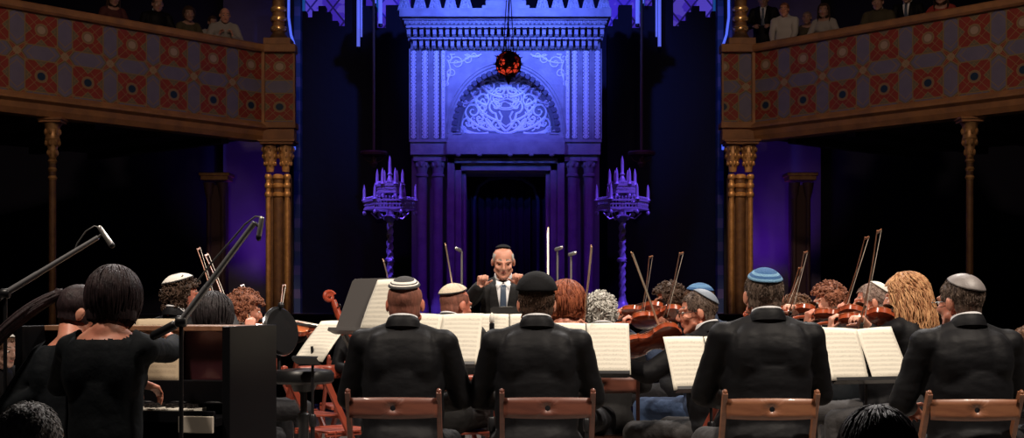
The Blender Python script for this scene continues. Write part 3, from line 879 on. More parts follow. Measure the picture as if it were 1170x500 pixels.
# ------------------------------------------------------------------ the hall
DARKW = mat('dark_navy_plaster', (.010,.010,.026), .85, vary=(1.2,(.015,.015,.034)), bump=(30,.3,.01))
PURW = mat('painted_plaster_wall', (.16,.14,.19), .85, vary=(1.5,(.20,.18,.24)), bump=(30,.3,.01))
BLACKW = mat('dark_hall_wall', (.012,.012,.014), .9, bump=(20,.3,.01))
FLOORW = mat('stage_boards', (.30,.27,.24), .55)
def floor_nodes():
    n = NB(FLOORW); xyz, co = n.xyz()
    y = n.m('FRACT', n.m('DIVIDE', n.m('ADD', xyz[0], 50.), .16)); gap = n.m('LESS_THAN', y, .03)
    ns = n.nt.nodes.new('ShaderNodeTexNoise'); ns.inputs['Scale'].default_value = 2.5; ns.inputs['Detail'].default_value = 6
    mp = n.nt.nodes.new('ShaderNodeMapping'); mp.inputs['Scale'].default_value = (6,.8,1); n.nt.links.new(co, mp.inputs[0]); n.nt.links.new(mp.outputs[0], ns.inputs['Vector'])
    c = n.mix(ns.outputs[0], (.22,.20,.18), (.40,.36,.32)); n.nt.links.new(n.mix(gap, c, (.03,.028,.025)), n.b.inputs['Base Color'])
floor_nodes()
HFLOOR = mat('dark_carpet', (.015,.014,.016), .9, bump=(80,.4,.01))
STONE = mat('carved_pale_stone', (.40,.40,.42), .75, vary=(5,(.30,.30,.33)), bump=(22,.6,.012), spec=.3)
RELIEF = mat('whitened_relief', (.85,.85,.86), .6)
GROUND = mat('grey_relief_ground', (.20,.20,.23), .8, bump=(40,.4,.008))
STONED = mat('darker_recess_stone', (.30,.30,.33), .8, bump=(40,.3,.006))  # darker stone for the recess back and backing pilasters
PLINTH = mat('dark_platform', (.03,.028,.035), .8)
GOLD = mat('worn_gold_paint', (.62,.36,.16), .42, metal=.4, vary=(12,(.42,.23,.09)), bump=(30,.35,.006))
GOLDB = mat('bright_gold_ring', (.95,.62,.32), .25, metal=.8)
GOLDD = mat('dark_gold_paint', (.16,.085,.040), .6, metal=.2, vary=(9,(.10,.05,.03)), bump=(25,.4,.008))
RAIL = mat('ochre_painted_moulding', (.50,.24,.095), .6, vary=(4,(.33,.16,.075)), bump=(20,.3,.006))
SHAFTD = mat('dark_painted_shaft', (.13,.07,.07), .6, bump=(20,.3,.006))
BLUEST = mat('pale_blue_plaster', (.45,.50,.62), .7, bump=(20,.3,.006))

# ---- setting
mb = MB(); mb.box((0,11,-.2),(16,13,.4)); struct('floor', mb, FLOORW)
mb = MB(); mb.box((0,14,-.45),(34,34,.1)); struct('floor', mb, HFLOOR)
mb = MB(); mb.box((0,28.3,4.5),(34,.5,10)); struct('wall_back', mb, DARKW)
mb = MB(); mb.box((-13.2,14,4.5),(.4,34,10)); struct('wall_left', mb, BLACKW)
mb = MB(); mb.box((13.2,14,4.5),(.4,34,10)); struct('wall_right', mb, BLACKW)
mb = MB(); mb.box((0,14,9.6),(34,34,.3)); struct('ceiling', mb, BLACKW)
# platform with steps before the ark
mb = MB()
for i in range(8):
    y0 = 18.0+.28*i; y1 = 28.05 if i == 7 else y0+.28; z = -.4+1.5/8*(i+1)
    mb.box((0,(y0+y1)/2,(z-.4)/2),(13.,y1-y0,z+.4))
struct('trim_0', mb, PLINTH)
PZ = 1.10
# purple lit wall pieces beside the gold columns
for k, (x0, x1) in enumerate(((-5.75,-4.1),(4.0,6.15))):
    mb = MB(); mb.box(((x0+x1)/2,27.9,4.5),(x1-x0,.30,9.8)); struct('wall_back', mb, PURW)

# ---- ark
AX = (577.5-CX)/F*24
def ax(px): return (px-577.5)/F*24
def az(py): return CH+(HY-py)/F*24
ark = thing('torah_ark', 'tall carved stone ark lit blue, with arched tympanum and crenellated top, behind the conductor', 'ark', (AX,24,PZ))
def ab(mb, x0, x1, y0, y1, d0, d1):
    """box from columns x0..x1 and rows y0..y1, depth d0..d1 behind the front face"""
    mb.box(((ax(x0)+ax(x1))/2, (d0+d1)/2, (az(y0)+az(y1))/2-PZ), (ax(x1)-ax(x0), d1-d0, az(y0)-az(y1)))
# main block with arched opening
mb = MB()
cxa = 578.; zs = 152.; Ro = 62.; 
def archpt(a, r, rz_=None): return (ax(cxa + r*math.cos(a)), az(zs - (rz_ or r)*math.sin(a))-PZ)
N_ = 32
# frame face with arch hole: strips between arch and the rectangle
x0, x1, zt, zb = ax(469), ax(686), az(54)-PZ, az(161)-PZ
arch = [archpt(PI*i/N_, 61, 73) for i in range(N_+1)]       # right springing to left
vs = []; fs = []
for (x, z) in arch:
    vs.append((x, 0, z)); vs.append((x, 0, zt)); vs.append((x, .45, z)); 
for i in range(N_): a = 3*i; fs.append((a, a+1, a+4, a+3)); fs.append((a+2, a, a+3, a+5))
mb.add(vs, fs)
xa, xb = arch[0][0], arch[-1][0]
mb.box(((xa+x1)/2,.45,(zt+zb)/2),(x1-xa,.9,zt-zb)); mb.box(((xb+x0)/2,.45,(zt+zb)/2),(xb-x0,.9,zt-zb))
mb.box((0,.9,zt-.2),(x1-x0,.3,.4))
mb.build('arched_facade', STONE, ark, smooth=False)
# tympanum
mb = MB(); pl = [archpt(PI*i/N_, 61, 73) for i in range(N_+1)]; mb.prism(pl+[(ax(517),az(158)-PZ),(ax(639),az(158)-PZ)][::1], .34, .42); mb.build('tympanum', GROUND, ark, smooth=False)
# scalloped teeth round the arch
mb = MB()
for i in range(29):
    a = PI*(i+.5)/29; x, z = archpt(a, 59.5, 71.5)
    rot = Matrix.Rotation(-(a-PI/2)*1.0, 3, 'Y'); rot = Matrix.Rotation(PI/2-a, 3, 'Y')
    mb.box((x,.03,z),(.070,.10,.085),rot); 
mb.build('scalloped_arch_edge', mat('dark_stone_edge', (.10,.10,.13), .8), ark, smooth=False)
mb = MB()
for rr, th in ((53,.016),(66,.020),(69,.012)):
    mb.tube([Vector((archpt(PI*i/48, rr, rr+12)[0], .33 if rr < 60 else -.005, archpt(PI*i/48, rr, rr+12)[1])) for i in range(49)], th, 6)
for s_ in (0,1):
    for j in range(4):
        px = 519+3*j if s_ == 0 else 637-3*j; mb.box((ax(px),.12,az(149+3.2*j)-PZ),(.16,.22,.032))
mb.build('arch_moulding', STONE, ark)
# scrollwork relief
def spiral(mb, cx, cz, r, turns, a0, sgn, y, th, tail=None):
    pts = []
    n = int(14*turns)
    for i in range(n+1):
        t = i/n; a = a0+sgn*turns*2*PI*t; q = r*(1-.85*t); pts.append((cx+q*math.cos(a), y, cz+q*math.sin(a)))
    if tail:
        p0 = Vector(pts[0]); tl = Vector((tail[0], y, tail[1])); mid = (p0+tl)/2+Vector((-(tl.z-p0.z),0,(tl.x-p0.x)))*.22*sgn
        pre = [((1-u)**2*tl+2*u*(1-u)*mid+u*u*p0) for u in [k/7 for k in range(7)]]; pts = pre+[Vector(p) for p in pts]
    mb.tube(pts, [th*(1-.5*k/len(pts)) for k in range(len(pts))], 6)
def tz(py): return az(py)-PZ
mb = MB(); Y = .335
for s_ in (-1,1):
    def sx(px): return ax(cxa + s_*px)
    g = s_
    for (px, py, r, tu, a0, tx, ty) in ((12,118,.13,1.3,-PI/2,0,147),(26,112,.14,1.4,-.3,6,136),(38,124,.15,1.5,-1.,12,146),(44,138,.12,1.3,-1.,20,149),(20,96,.13,1.4,.2,4,108),(35,103,.11,1.3,.4,22,118),
             (10,140,.10,1.2,0.,0,150),(24,140,.11,1.4,PI/2,8,148),(8,100,.09,1.2,PI,0,88),(48,116,.08,1.2,.2,36,110),(31,132,.08,1.2,2,24,120),(14,88,.09,1.2,.8,0,92),(50,146,.07,1.2,1.,40,150),(28,92,.06,1.1,1.,16,98)):
        a = a0 if s_ > 0 else PI-a0
        spiral(mb, sx(px), tz(py), r, tu, a, s_, Y, .026, (sx(tx), tz(ty)))
for q_ in (1., .84): mb.tube([Vector((ax(cxa)+.27*q_*math.cos(a), Y, tz(109)+.20*q_*math.sin(a))) for a in [2*PI*i/28 for i in range(29)]], .013, 5)
for k in range(4): mb.tube([Vector((ax(cxa)-.19+.38*i/10, Y, tz(104+3.4*k)+.018*math.sin(i*1.1+k))) for i in range(11)], .010, 5)
mb.tube([Vector((ax(cxa)-.12, Y, tz(124))), Vector((ax(cxa)-.07, Y, tz(130))), Vector((ax(cxa)-.10, Y, tz(137))), Vector((ax(cxa), Y, tz(142))), Vector((ax(cxa)+.10, Y, tz(137))), Vector((ax(cxa)+.07, Y, tz(130))), Vector((ax(cxa)+.12, Y, tz(124)))], .018, 6)
rs_ = random.Random(11)
for q_ in range(26):
    aa_ = rs_.uniform(.08, PI/2-.05); rr_q = rs_.uniform(22, 47); dx_ = rr_q*math.cos(aa_); py_ = 150-(rr_q+10)*math.sin(aa_); r_q = rs_.uniform(.045,.075); a_q = rs_.uniform(0,6.28)
    for s_ in (-1,1): spiral(mb, ax(cxa+s_*dx_), tz(py_), r_q, 1.1, a_q if s_ > 0 else PI-a_q, s_, Y-.004, .013)
mb.build('scrollwork', RELIEF, ark)
for s_ in (-1,1):                                     # spandrels
    mb = MB()
    def sx(px): return ax(cxa + s_*px)
    for (px, py, r, tu, a0, tx, ty) in ((56,72,.12,1.5,0.,40,64),(44,68,.09,1.4,1.,30,64),(62,84,.09,1.4,-1.,66,70),(68,96,.06,1.3,-1.,66,84),(36,64,.05,1.2,0,28,62),(66,66,.07,1.3,2.,58,62)):
        a = a0 if s_ > 0 else PI-a0
        spiral(mb, sx(px), tz(py), r, tu, a, s_, -.004, .016, (sx(tx), tz(ty)))
    mb.build('spandrel_scrollwork', RELIEF, ark)
# carved vertical bands left and right
for s_ in (-1,1):
    mb = MB(); mb2 = MB()
    for (c, hw) in ((105,3.),(92,3.6),(79,3.0),(71,2.0)):
        xc = ax(577.5+s_*c); w_ = hw/F*24
        for e in (-1,1): mb2.box((xc+e*(w_+.022),-.012,(tz(56)+tz(159))/2),(.016,.03,tz(56)-tz(159)))
        for ph in (0, PI):
            pts = [(xc+w_*.85*math.sin(t*2*PI*(12 if hw > 2.5 else 20)+ph), -.006, tz(58)+(tz(158)-tz(58))*t) for t in [k/190 for k in range(191)]]
            mb.tube(pts, .0095, 5)
        for k in range(24):
            z = tz(58)+(tz(158)-tz(58))*(k+.5)/24; mb.ell((xc,-.004,z),(w_*.45,.02,.022),6,5)
    mb.build('carved_band', RELIEF, ark); mb2.build('band_border', STONE, ark, smooth=False)
    for (c, hw) in ((105,3.),(92,3.6),(79,3.0)):
        mb3 = MB(); mb3.box((ax(577.5+s_*c),-.001,(tz(56)+tz(159))/2),(hw*2.1/F*24,.012,tz(56)-tz(159))); mb3.build('band_ground', GROUND, ark, smooth=False)
# top: muqarnas tiers, cornice, merlons
mb = MB()
for row, (y0, y1, x0_, x1_, d) in enumerate(((34,43,466,689,.16),(46,55,469,686,.08))):
    mb.box(((ax(x0_)+ax(x1_))/2,.3-d/2+.12,(tz(y0)+tz(y1))/2),(ax(x1_)-ax(x0_),.6,tz(y0)-tz(y1)+.08))
    nn = 30
    for i in range(nn+1):
        px = x0_+2+(x1_-x0_-4)*i/nn + (3.6 if row else 0)
        if px > x1_: continue
        xx = ax(px); zc = (tz(y0)+tz(y1))/2; h = (tz(y0)-tz(y1))
        mb.box((xx,-d+.02,zc+.0),(.062,.16,h*.82)); mb.box((xx,-d-.005,zc+h*.46),(.085,.22,.03))
        mb.ell((xx,-d+.03,zc-h*.46),(.038,.08,.035),8,6)
mb.build('muqarnas_band', STONE, ark, smooth=False)
mb = MB()
for (y0, y1, x0_, x1_, d) in ((14,23.5,458,697,.34),(23.5,26,461,694,.26),(26,31,463,692,.22),(31,33.5,465,690,.20),(44,46,468,687,.13)):
    mb.box(((ax(x0_)+ax(x1_))/2,.3-d/2,(tz(y0)+tz(y1))/2),(ax(x1_)-ax(x0_),.6+d,tz(y0)-tz(y1)))
for i in range(46):
    mb.box((ax(464+i*5.05),-.235,tz(28.5)),(.030,.05,.05))
mb.build('cornice', STONE, ark, smooth=False, bevel=.006)
MSTEX = mat('carved_merlon_stone', (.50,.50,.54), .8, bump=(26,1.,.05))
for i in range(14):
    px = 463+17.4*i
    if 548 < px < 608: continue
    mb = MB(); c = ax(px); w0, w1, w2 = 8.0/F*24, 5.2/F*24, 1.0/F*24; zb_ = tz(14); zt_ = tz(-6)
    hgt = zt_-zb_; mb.M = MT((c, 0, zb_))
    mb.prism([(-w0,0),(w0,0),(w1,hgt*.55),(w2,hgt),(-w2,hgt),(-w1,hgt*.55)],-.16,.06)
    for e in (-1,1): mb.tube([(e*w0*.8,-.165,.01),(e*w1*.75,-.165,hgt*.55),(0,-.165,hgt*.95)],.014,5)
    mb.ell((0,-.165,hgt*.25),(.03,.02,.05),8,6); mb.ell((0,-.165,hgt*.52),(.02,.02,.04),8,6)
    mb.build('merlon', MSTEX, ark, smooth=False)
mb = MB(); ab(mb, 555, 601, 3, 14, -.20, .2); ab(mb, 560, 596, -4, 3, -.16, .2); ab(mb, 551, 605, 9, 14, -.22, .2); mb.build('centre_crest', STONE, ark, smooth=False, bevel=.01)
# impost blocks, lintel
for (a_, b_) in ((469,512),(644,686)):
    mb = MB(); ab(mb, a_, b_, 160, 177, -.06, .9); ab(mb, a_-1, b_+1, 160, 163, -.10, .9); mb.build('impost', STONE, ark, smooth=False, bevel=.008)
mb = MB(); ab(mb, 513, 643, 152, 163, .05, .9); ab(mb, 511, 645, 163, 177, -.16, .9)
vs = [(ax(513),.05,tz(153)),(ax(643),.05,tz(153)),(ax(645),-.16,tz(163)),(ax(511),-.16,tz(163))]; mb.add(vs, [(0,1,2,3)])
mb.build('lintel', STONE, ark, smooth=False)
mb = MB()
for px in (524,548,583,607,630): mb.ell((ax(px),-.14,tz(178.2)),(.045,.05,.028),10,6)
mb.build('lintel_boss', STONE, ark)
# door surround, steps inwards
mb = MB()
for k, (xl, xr, yt, d) in enumerate(((511,645,180,.02),(519,637,186,.10),(527,629,194,.20))):
    yb = az(0); 
    zt_ = tz(yt); 
    nxt = ((519,637,186),(527,629,194),(532,624,197))[k]
    zn = tz(nxt[2])
    mb.box(((ax(xl)+ax(nxt[0]))/2, d+.3, zt_/2),(ax(nxt[0])-ax(xl),.6,zt_)); mb.box(((ax(xr)+ax(nxt[1]))/2, d+.3, zt_/2),(ax(xr)-ax(nxt[1]),.6,zt_))
    mb.box(((ax(xl)+ax(xr))/2, d+.3, (zt_+zn)/2),(ax(xr)-ax(xl),.6,zt_-zn))
mb.build('door_surround', STONE, ark, smooth=False, bevel=.006)
CURT = mat('midnight_blue_velvet', (.009,.012,.032), .85, bump=(8,.6,.03), stretch=(1,1,.2))
mb = MB(); vs = []; fs = []; nu = 90
for i in range(nu+1):
    u = i/nu; x = ax(530)+(ax(626)-ax(530))*u; y = .86+.035*math.sin(u*62)+.015*math.sin(u*141)
    for z in (0.01, tz(196)): vs.append((x,y,z))
for i in range(nu): fs.append((2*i,2*i+2,2*i+3,2*i+1))
mb.add(vs, fs); mb.build('curtain', CURT, ark, solid=.012)
mb = MB(); mb.box((0,1.0,tz(192)/2),(ax(630)-ax(526),.1,tz(192))); mb.build('recess_back', STONED, ark, smooth=False)
mb = MB(); mb.tube([(ax(c_[0]),.80,tz(c_[1])) for c_ in ((540,330),(540,225),(546,208),(558,200),(578,197),(598,200),(610,208),(616,225),(616,330))],.03,8); mb.build('curtain_arch_border', mat('dull_blue_braid', (.06,.08,.16), .7), ark)
# paired columns each side plus backing pilasters
for (a_, b_) in ((469,512),(644,686)):
    mb = MB(); mb.box(((ax(a_)+ax(b_))/2,.59,tz(177)/2),(ax(b_)-ax(a_),.62,tz(177))); mb.build('pilaster', STONED, ark, smooth=False)
for px in (481.5,500,654.5,673.5):
    r = 5.6/F*24; mb = MB(); zt_ = tz(177)
    mb.lathe([(r*1.5,0),(r*1.5,.12),(r*1.25,.16),(r*1.3,.22),(r,.28),(r,zt_-.36)],20,(ax(px),.14,0)); mb.build('column_shaft', STONE, ark)
    mb = MB(); mb.lathe([(r*1.02,zt_-.37),(r*1.3,zt_-.36),(r*1.3,zt_-.33),(r*1.05,zt_-.31),(r*1.15,zt_-.22),(r*1.6,zt_-.12),(r*1.62,zt_-.10)],16,(ax(px),.14,0))
    for k in range(8):
        a = 2*PI*k/8; c_ = Vector((ax(px)+r*1.35*math.cos(a), .14+r*1.35*math.sin(a), zt_-.15)); mb.ell(c_,(.03,.03,.055),8,6)
    mb.box((ax(px),.14,zt_-.05),(r*3.3,r*3.3,.10)); mb.build('capital', STONE, ark)

# ---- screens, lattice windows and added blue glows for lit stone edges either side
LATT = mat('lit_stained_glass', (.05,.03,.4), .5, emis=((.10,.05,1.),1.))
def lattice_nodes():
    n = NB(LATT); xyz, co = n.xyz(); x, z = xyz[0], xyz[2]
    a = n.m('FRACT', n.m('DIVIDE', n.m('ADD', n.m('ADD', x, n.m('MULTIPLY', z, .8)), 50.), .42)); b = n.m('FRACT', n.m('DIVIDE', n.m('ADD', n.m('SUBTRACT', x, n.m('MULTIPLY', z, .8)), 50.), .42))
    ln = n.m('MAXIMUM', n.m('LESS_THAN', a, .10), n.m('LESS_THAN', b, .10))
    ns = n.nt.nodes.new('ShaderNodeTexNoise'); ns.inputs['Scale'].default_value = 3.5; n.nt.links.new(co, ns.inputs['Vector'])
    c = n.mix(n.m('GREATER_THAN', ns.outputs[0], .50), (.09,.04,.80), (.16,.10,.95)); n.nt.links.new(n.mix(ln, c, (.02,.01,.15)), n.b.inputs['Emission Color'])
    n.b.inputs['Emission Strength'].default_value = .42
lattice_nodes()
TEAL = mat('edge_glow_teal', (.01,.06,.15), .4, emis=((.01,.10,.42),.5))
SCREEN = mat('dark_carved_screen', (.007,.007,.014), .9, bump=(6,.4,.03))
for sd in (-1,1):
    def mx(px):                              # mirror about the ark axis, at distance 25.5
        p = px if sd < 0 else 1163-px
        return (p-CX)/F*25.5
    def mz(py): return CH+(HY-py)/F*25.5
    def quad(mb, xa, xb, ya, yb, y0, y1):
        X0, X1 = sorted((mx(xa), mx(xb))); mb.box(((X0+X1)/2,(y0+y1)/2,(mz(ya)+mz(yb))/2),(X1-X0,y1-y0,abs(mz(ya)-mz(yb))))
    scr = thing('choir_screen', ('dark stepped screen wall %s of the ark, below purple lit windows' % ('left' if sd < 0 else 'right')), 'screen', (0,0,PZ))
    mb = MB()
    for (xa, xb, yt) in ((343,350,13),(350,357,20),(357,364,13),(364,372,7),(372,378,14),(378,386,24),(386,394,30),(394,401,-30),(401,414,-30),(414,430,7),(430,441,32),(441,456,6),(456,462,22),(462,469,30)):
        X0, X1 = sorted((mx(xa), mx(xb))); z1 = mz(yt)-PZ; mb.box(((X0+X1)/2,25.6,z1/2),(X1-X0+.002,.25,z1))
    mb.build('screen_panel', SCREEN, scr, smooth=False)
    mb = MB(); quad(mb, 343, 394, 40, -25, 26.15, 26.2); quad(mb, 414, 466, 40, -25, 26.15, 26.2); o = mb.build('window_%d' % (1 if sd < 0 else 2), LATT, None, smooth=False); o['kind'] = 'structure'
    mb = MB(); quad(mb, 334, 343, 345, -20, 26.0, 26.1); quad(mb, 424, 431, 8, -20, 25.9, 25.95); o = mb.build('window_%d' % (3 if sd < 0 else 4), TEAL, None, smooth=False); o['kind'] = 'structure'  # tall strip is no window: its emission imitates the blue-lit wall edge
    LIT = mat('stone_edge_glow_blue', (.1,.15,.5), .4, emis=((.10,.13,.72),1.))  # glow in the material imitates blue light on stone edges
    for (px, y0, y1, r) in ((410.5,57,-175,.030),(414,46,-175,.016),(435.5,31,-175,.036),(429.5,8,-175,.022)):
        t = thing('stone_edge_glow', {410.5:'long bright blue glow added for a lit stone edge to the %s of the ark', 414:'thin added blue glow behind the long one %s of the ark', 435.5:'short added blue glow nearest the ark on its %s', 429.5:'very short added pale blue glow %s of the ark, near the short glow'}[px] % ('left' if sd < 0 else 'right'), 'added glow', (mx(px),25.35,mz(y0)), 0, 'added blue glows for lit stone edges')
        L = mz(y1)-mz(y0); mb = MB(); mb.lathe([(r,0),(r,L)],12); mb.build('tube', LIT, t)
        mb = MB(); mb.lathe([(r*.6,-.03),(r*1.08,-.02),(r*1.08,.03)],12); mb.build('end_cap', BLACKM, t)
    # added glow for the blue-lit wall edge by the gold column
    t = thing('wall_edge_glow', 'bright blue glow added for the lit wall edge by the %s gold column and balcony' % ('left' if sd < 0 else 'right'), 'added glow strip', ((336.5-CX)/F*24.0 if sd < 0 else (826.0-CX)/F*24.0, 24.0, -.4), 0, 'added blue glows by the balconies')
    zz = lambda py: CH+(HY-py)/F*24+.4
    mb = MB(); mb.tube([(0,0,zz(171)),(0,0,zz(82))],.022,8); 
    mb.tube([((.0),0,zz(60)),(-sd*-.0,0,zz(52)),(sd*.06,0,zz(40)),(sd*.10,0,zz(20)),(sd*.10,0,zz(-15))],.022,8); mb.build('glow_strip', mat('glow_strip_blue', (.3,.4,.9), .4, emis=((.07,.13,.9),1.)), t)
    mb = MB(); mb.box((sd*.06,.05,3.9),(.07,.06,7.8)); mb.build('backing', SCREEN, t, smooth=False)
    # pale pilaster with diaper pattern
    DI = mat('blue_diaper_pilaster', (.22,.27,.50), .7)
    if 'di' not in MATS:
        MATS['di'] = DI; n = NB(DI); xyz, co = n.xyz(); v = n.m('FRACT', n.m('DIVIDE', n.m('ADD', xyz[2], 50.), .42)); w2 = n.m('LESS_THAN', n.m('ABSOLUTE', n.m('SUBTRACT', v, .5)), .2)
        n.nt.links.new(n.mix(w2, (.03,.07,.20), (.11,.11,.30)), n.b.inputs['Base Color'])
    mb = MB(); xx = (336-CX)/F*25 if sd < 0 else (827-CX)/F*25; mb.box((xx,25.0,3.6),(.26,.25,8.)); o = struct('trim_%d' % (1 if sd < 0 else 2), mb, DI)

# ---- gold columns
def colonnette(mb, x, y, z0, z1, r): mb.lathe([(r*1.5,z0),(r*1.5,z0+.15),(r,z0+.22),(r,z1)],14,(x,y,0))
def gold_column(label, px, D, ztop, sd):
    x = (px-CX)/F*D; t = thing('clustered_column', label, 'column', (x, D, -.4), 0, 'gold clustered columns at the balcony ends'); H_ = ztop+.4
    for i, dx in enumerate((-.155,0,.155)):
        mb = MB(); dy = -.10 if dx else -.03; r = .042 if dx else .088
        mb.lathe([(r*1.7,0),(r*1.7,.18),(r*1.2,.26),(r,.32),(r,H_-.62)],16,(dx,dy,0)); mb.build('shaft', GOLD if dx else GOLDD, t)
    mb = MB(); mb.box((0,.05,H_/2-.3),(.40,.16,H_-.6)); mb.build('pier', GOLDD, t, smooth=False)
    for k in range(3):
        mb = MB(); z = H_-.60-.145*k
        for dx, r in ((-.155,.062),(0,.095),(.155,.062)): mb.lathe([(r*.75,z-.045),(r,z-.02),(r,z+.02),(r*.75,z+.045)],14,(dx,-.10 if dx else -.05,0))
        mb.build('ring', GOLD, t)
    mb = MB()
    for dx in (-.13,.13):
        mb.lathe([(.060,H_-.52),(.075,H_-.42),(.115,H_-.30),(.125,H_-.10),(.11,H_-.08)],12,(dx,-.07,0))
        for k in range(9):
            a = 2*PI*k/9
            for zq, rq in ((.38,.09),(.26,.118),(.15,.128)): mb.ell((dx+rq*math.cos(a),-.07+rq*math.sin(a),H_-zq),(.020,.020,.042),6,5)
    mb.build('capital', GOLD, t)
    mb = MB(); mb.box((0,-.05,H_-.055),(.54,.40,.045)); mb.box((0,-.05,H_-.02),(.60,.46,.04)); mb.build('abacus', RAIL, t, smooth=False, bevel=.008)
    return t
ZB, ZP0, ZP1, ZT = 3.94, 4.24, 5.39, 5.52        # underside, parapet bottom/top, rail top
gold_column('clustered gold column with ringed capital under the left balcony end', 318.5, 22.9, ZB, -1)
gold_column('clustered gold column with ringed capital under the right balcony end', 845.5, 22.9, ZB, 1)
for sd, px in ((-1,318.5),(1,846)):
    D = 23.0; x = (px-CX)/F*D
    t = thing('gallery_column', 'gold column with glowing rings rising from the %s balcony end' % ('left' if sd < 0 else 'right'), 'column', (x, D, ZT), 0, 'gold columns above the balcony ends')
    mb = MB(); mb.lathe([(.17,0),(.17,.10),(.13,.16),(.105,.2),(.105,3.)],18); mb.build('shaft', GOLDD, t)
    mb = MB(); mb.box((0,0,.05),(.44,.4,.1)); mb.build('base', RAIL, t, smooth=False)
    for k in range(3):
        mb = MB(); z = .27+.16*k; mb.lathe([(.10,z-.055),(.13,z-.03),(.138,z),(.13,z+.03),(.10,z+.055)],18); mb.build('ring', GOLDB, t)

# ---- balconies
PAT = mat('painted_parapet_pattern', (.3,.1,.1), .65)
def pat_nodes():
    n = NB(PAT); xyz, co = n.xyz(); x, z = xyz[0], xyz[2]
    P, Q = .75, .66
    u = n.m('ABSOLUTE', n.m('SUBTRACT', n.m('FRACT', n.m('DIVIDE', n.m('ADD', x, 50*P+.115), P)), .5))
    v = n.m('ABSOLUTE', n.m('SUBTRACT', n.m('FRACT', n.m('DIVIDE', n.m('ADD', z, 50*Q+.07), Q)), .5))
    mx_ = n.m('MAXIMUM', u, v); mn = n.m('MINIMUM', u, v); df = n.m('SUBTRACT', mx_, mn); rr = n.m('SQRT', n.m('ADD', n.m('MULTIPLY', u, u), n.m('MULTIPLY', v, v)))
    ns = n.nt.nodes.new('ShaderNodeTexNoise'); ns.inputs['Scale'].default_value = 5; n.nt.links.new(co, ns.inputs['Vector'])
    red = n.mix(ns.outputs[0], (.42,.060,.035), (.24,.035,.028))
    c = red
    c = n.mix(n.m('GREATER_THAN', df, .20), c, (.20,.17,.10))
    aa = n.m('SUBTRACT', .5, mx_)
    hexo = n.m('ADD', mn, n.m('MULTIPLY', aa, .75))
    blu = n.mix(ns.outputs[0], (.16,.15,.24), (.24,.22,.31))
    c = n.mix(n.m('MULTIPLY', n.m('LESS_THAN', aa, .175), n.m('LESS_THAN', hexo, .43)), c, (.19,.165,.10))
    c = n.mix(n.m('MULTIPLY', n.m('LESS_THAN', aa, .145), n.m('LESS_THAN', hexo, .385)), c, blu)
    for e_, w_ in ((n.m('SUBTRACT', hexo, .43), .010),):
        c = n.mix(n.m('MULTIPLY', n.m('LESS_THAN', n.m('ABSOLUTE', e_), w_), n.m('LESS_THAN', aa, .19)), c, (.40,.25,.10))
    corner = n.m('SQRT', n.m('ADD', n.m('POWER', n.m('SUBTRACT', .5, u), 2.), n.m('POWER', n.m('SUBTRACT', .5, v), 2.)))
    c = n.mix(n.m('LESS_THAN', corner, .085), c, (.42,.30,.17))
    def line(e, w): return n.m('LESS_THAN', n.m('ABSOLUTE', e), w)
    for e, w in ((n.m('SUBTRACT', aa, .16), .009), (n.m('SUBTRACT', df, .20), .010), (df, .008), (n.m('SUBTRACT', n.m('ADD', u, v), .30), .007)):
        c = n.mix(line(e, w), c, (.36,.24,.10))
    c = n.mix(n.m('LESS_THAN', rr, .13), c, (.30,.20,.12))
    c = n.mix(line(n.m('SUBTRACT', rr, .13), .010), c, (.36,.24,.10))
    low = n.m('LESS_THAN', z, .60)
    disc = n.m('LESS_THAN', rr, .085)
    c = n.mix(n.m('MULTIPLY', disc, low), c, (.012,.04,.09)); c = n.mix(n.m('MULTIPLY', disc, n.m('SUBTRACT', 1., low)), c, (.48,.36,.26))
    n.nt.links.new(c, n.b.inputs['Base Color'])
    bp = n.nt.nodes.new('ShaderNodeBump'); bp.inputs['Strength'].default_value = .3; bp.inputs['Distance'].default_value = .01
    n.nt.links.new(mx_, bp.inputs['Height']); n.nt.links.new(bp.outputs[0], n.b.inputs['Normal'])
pat_nodes()
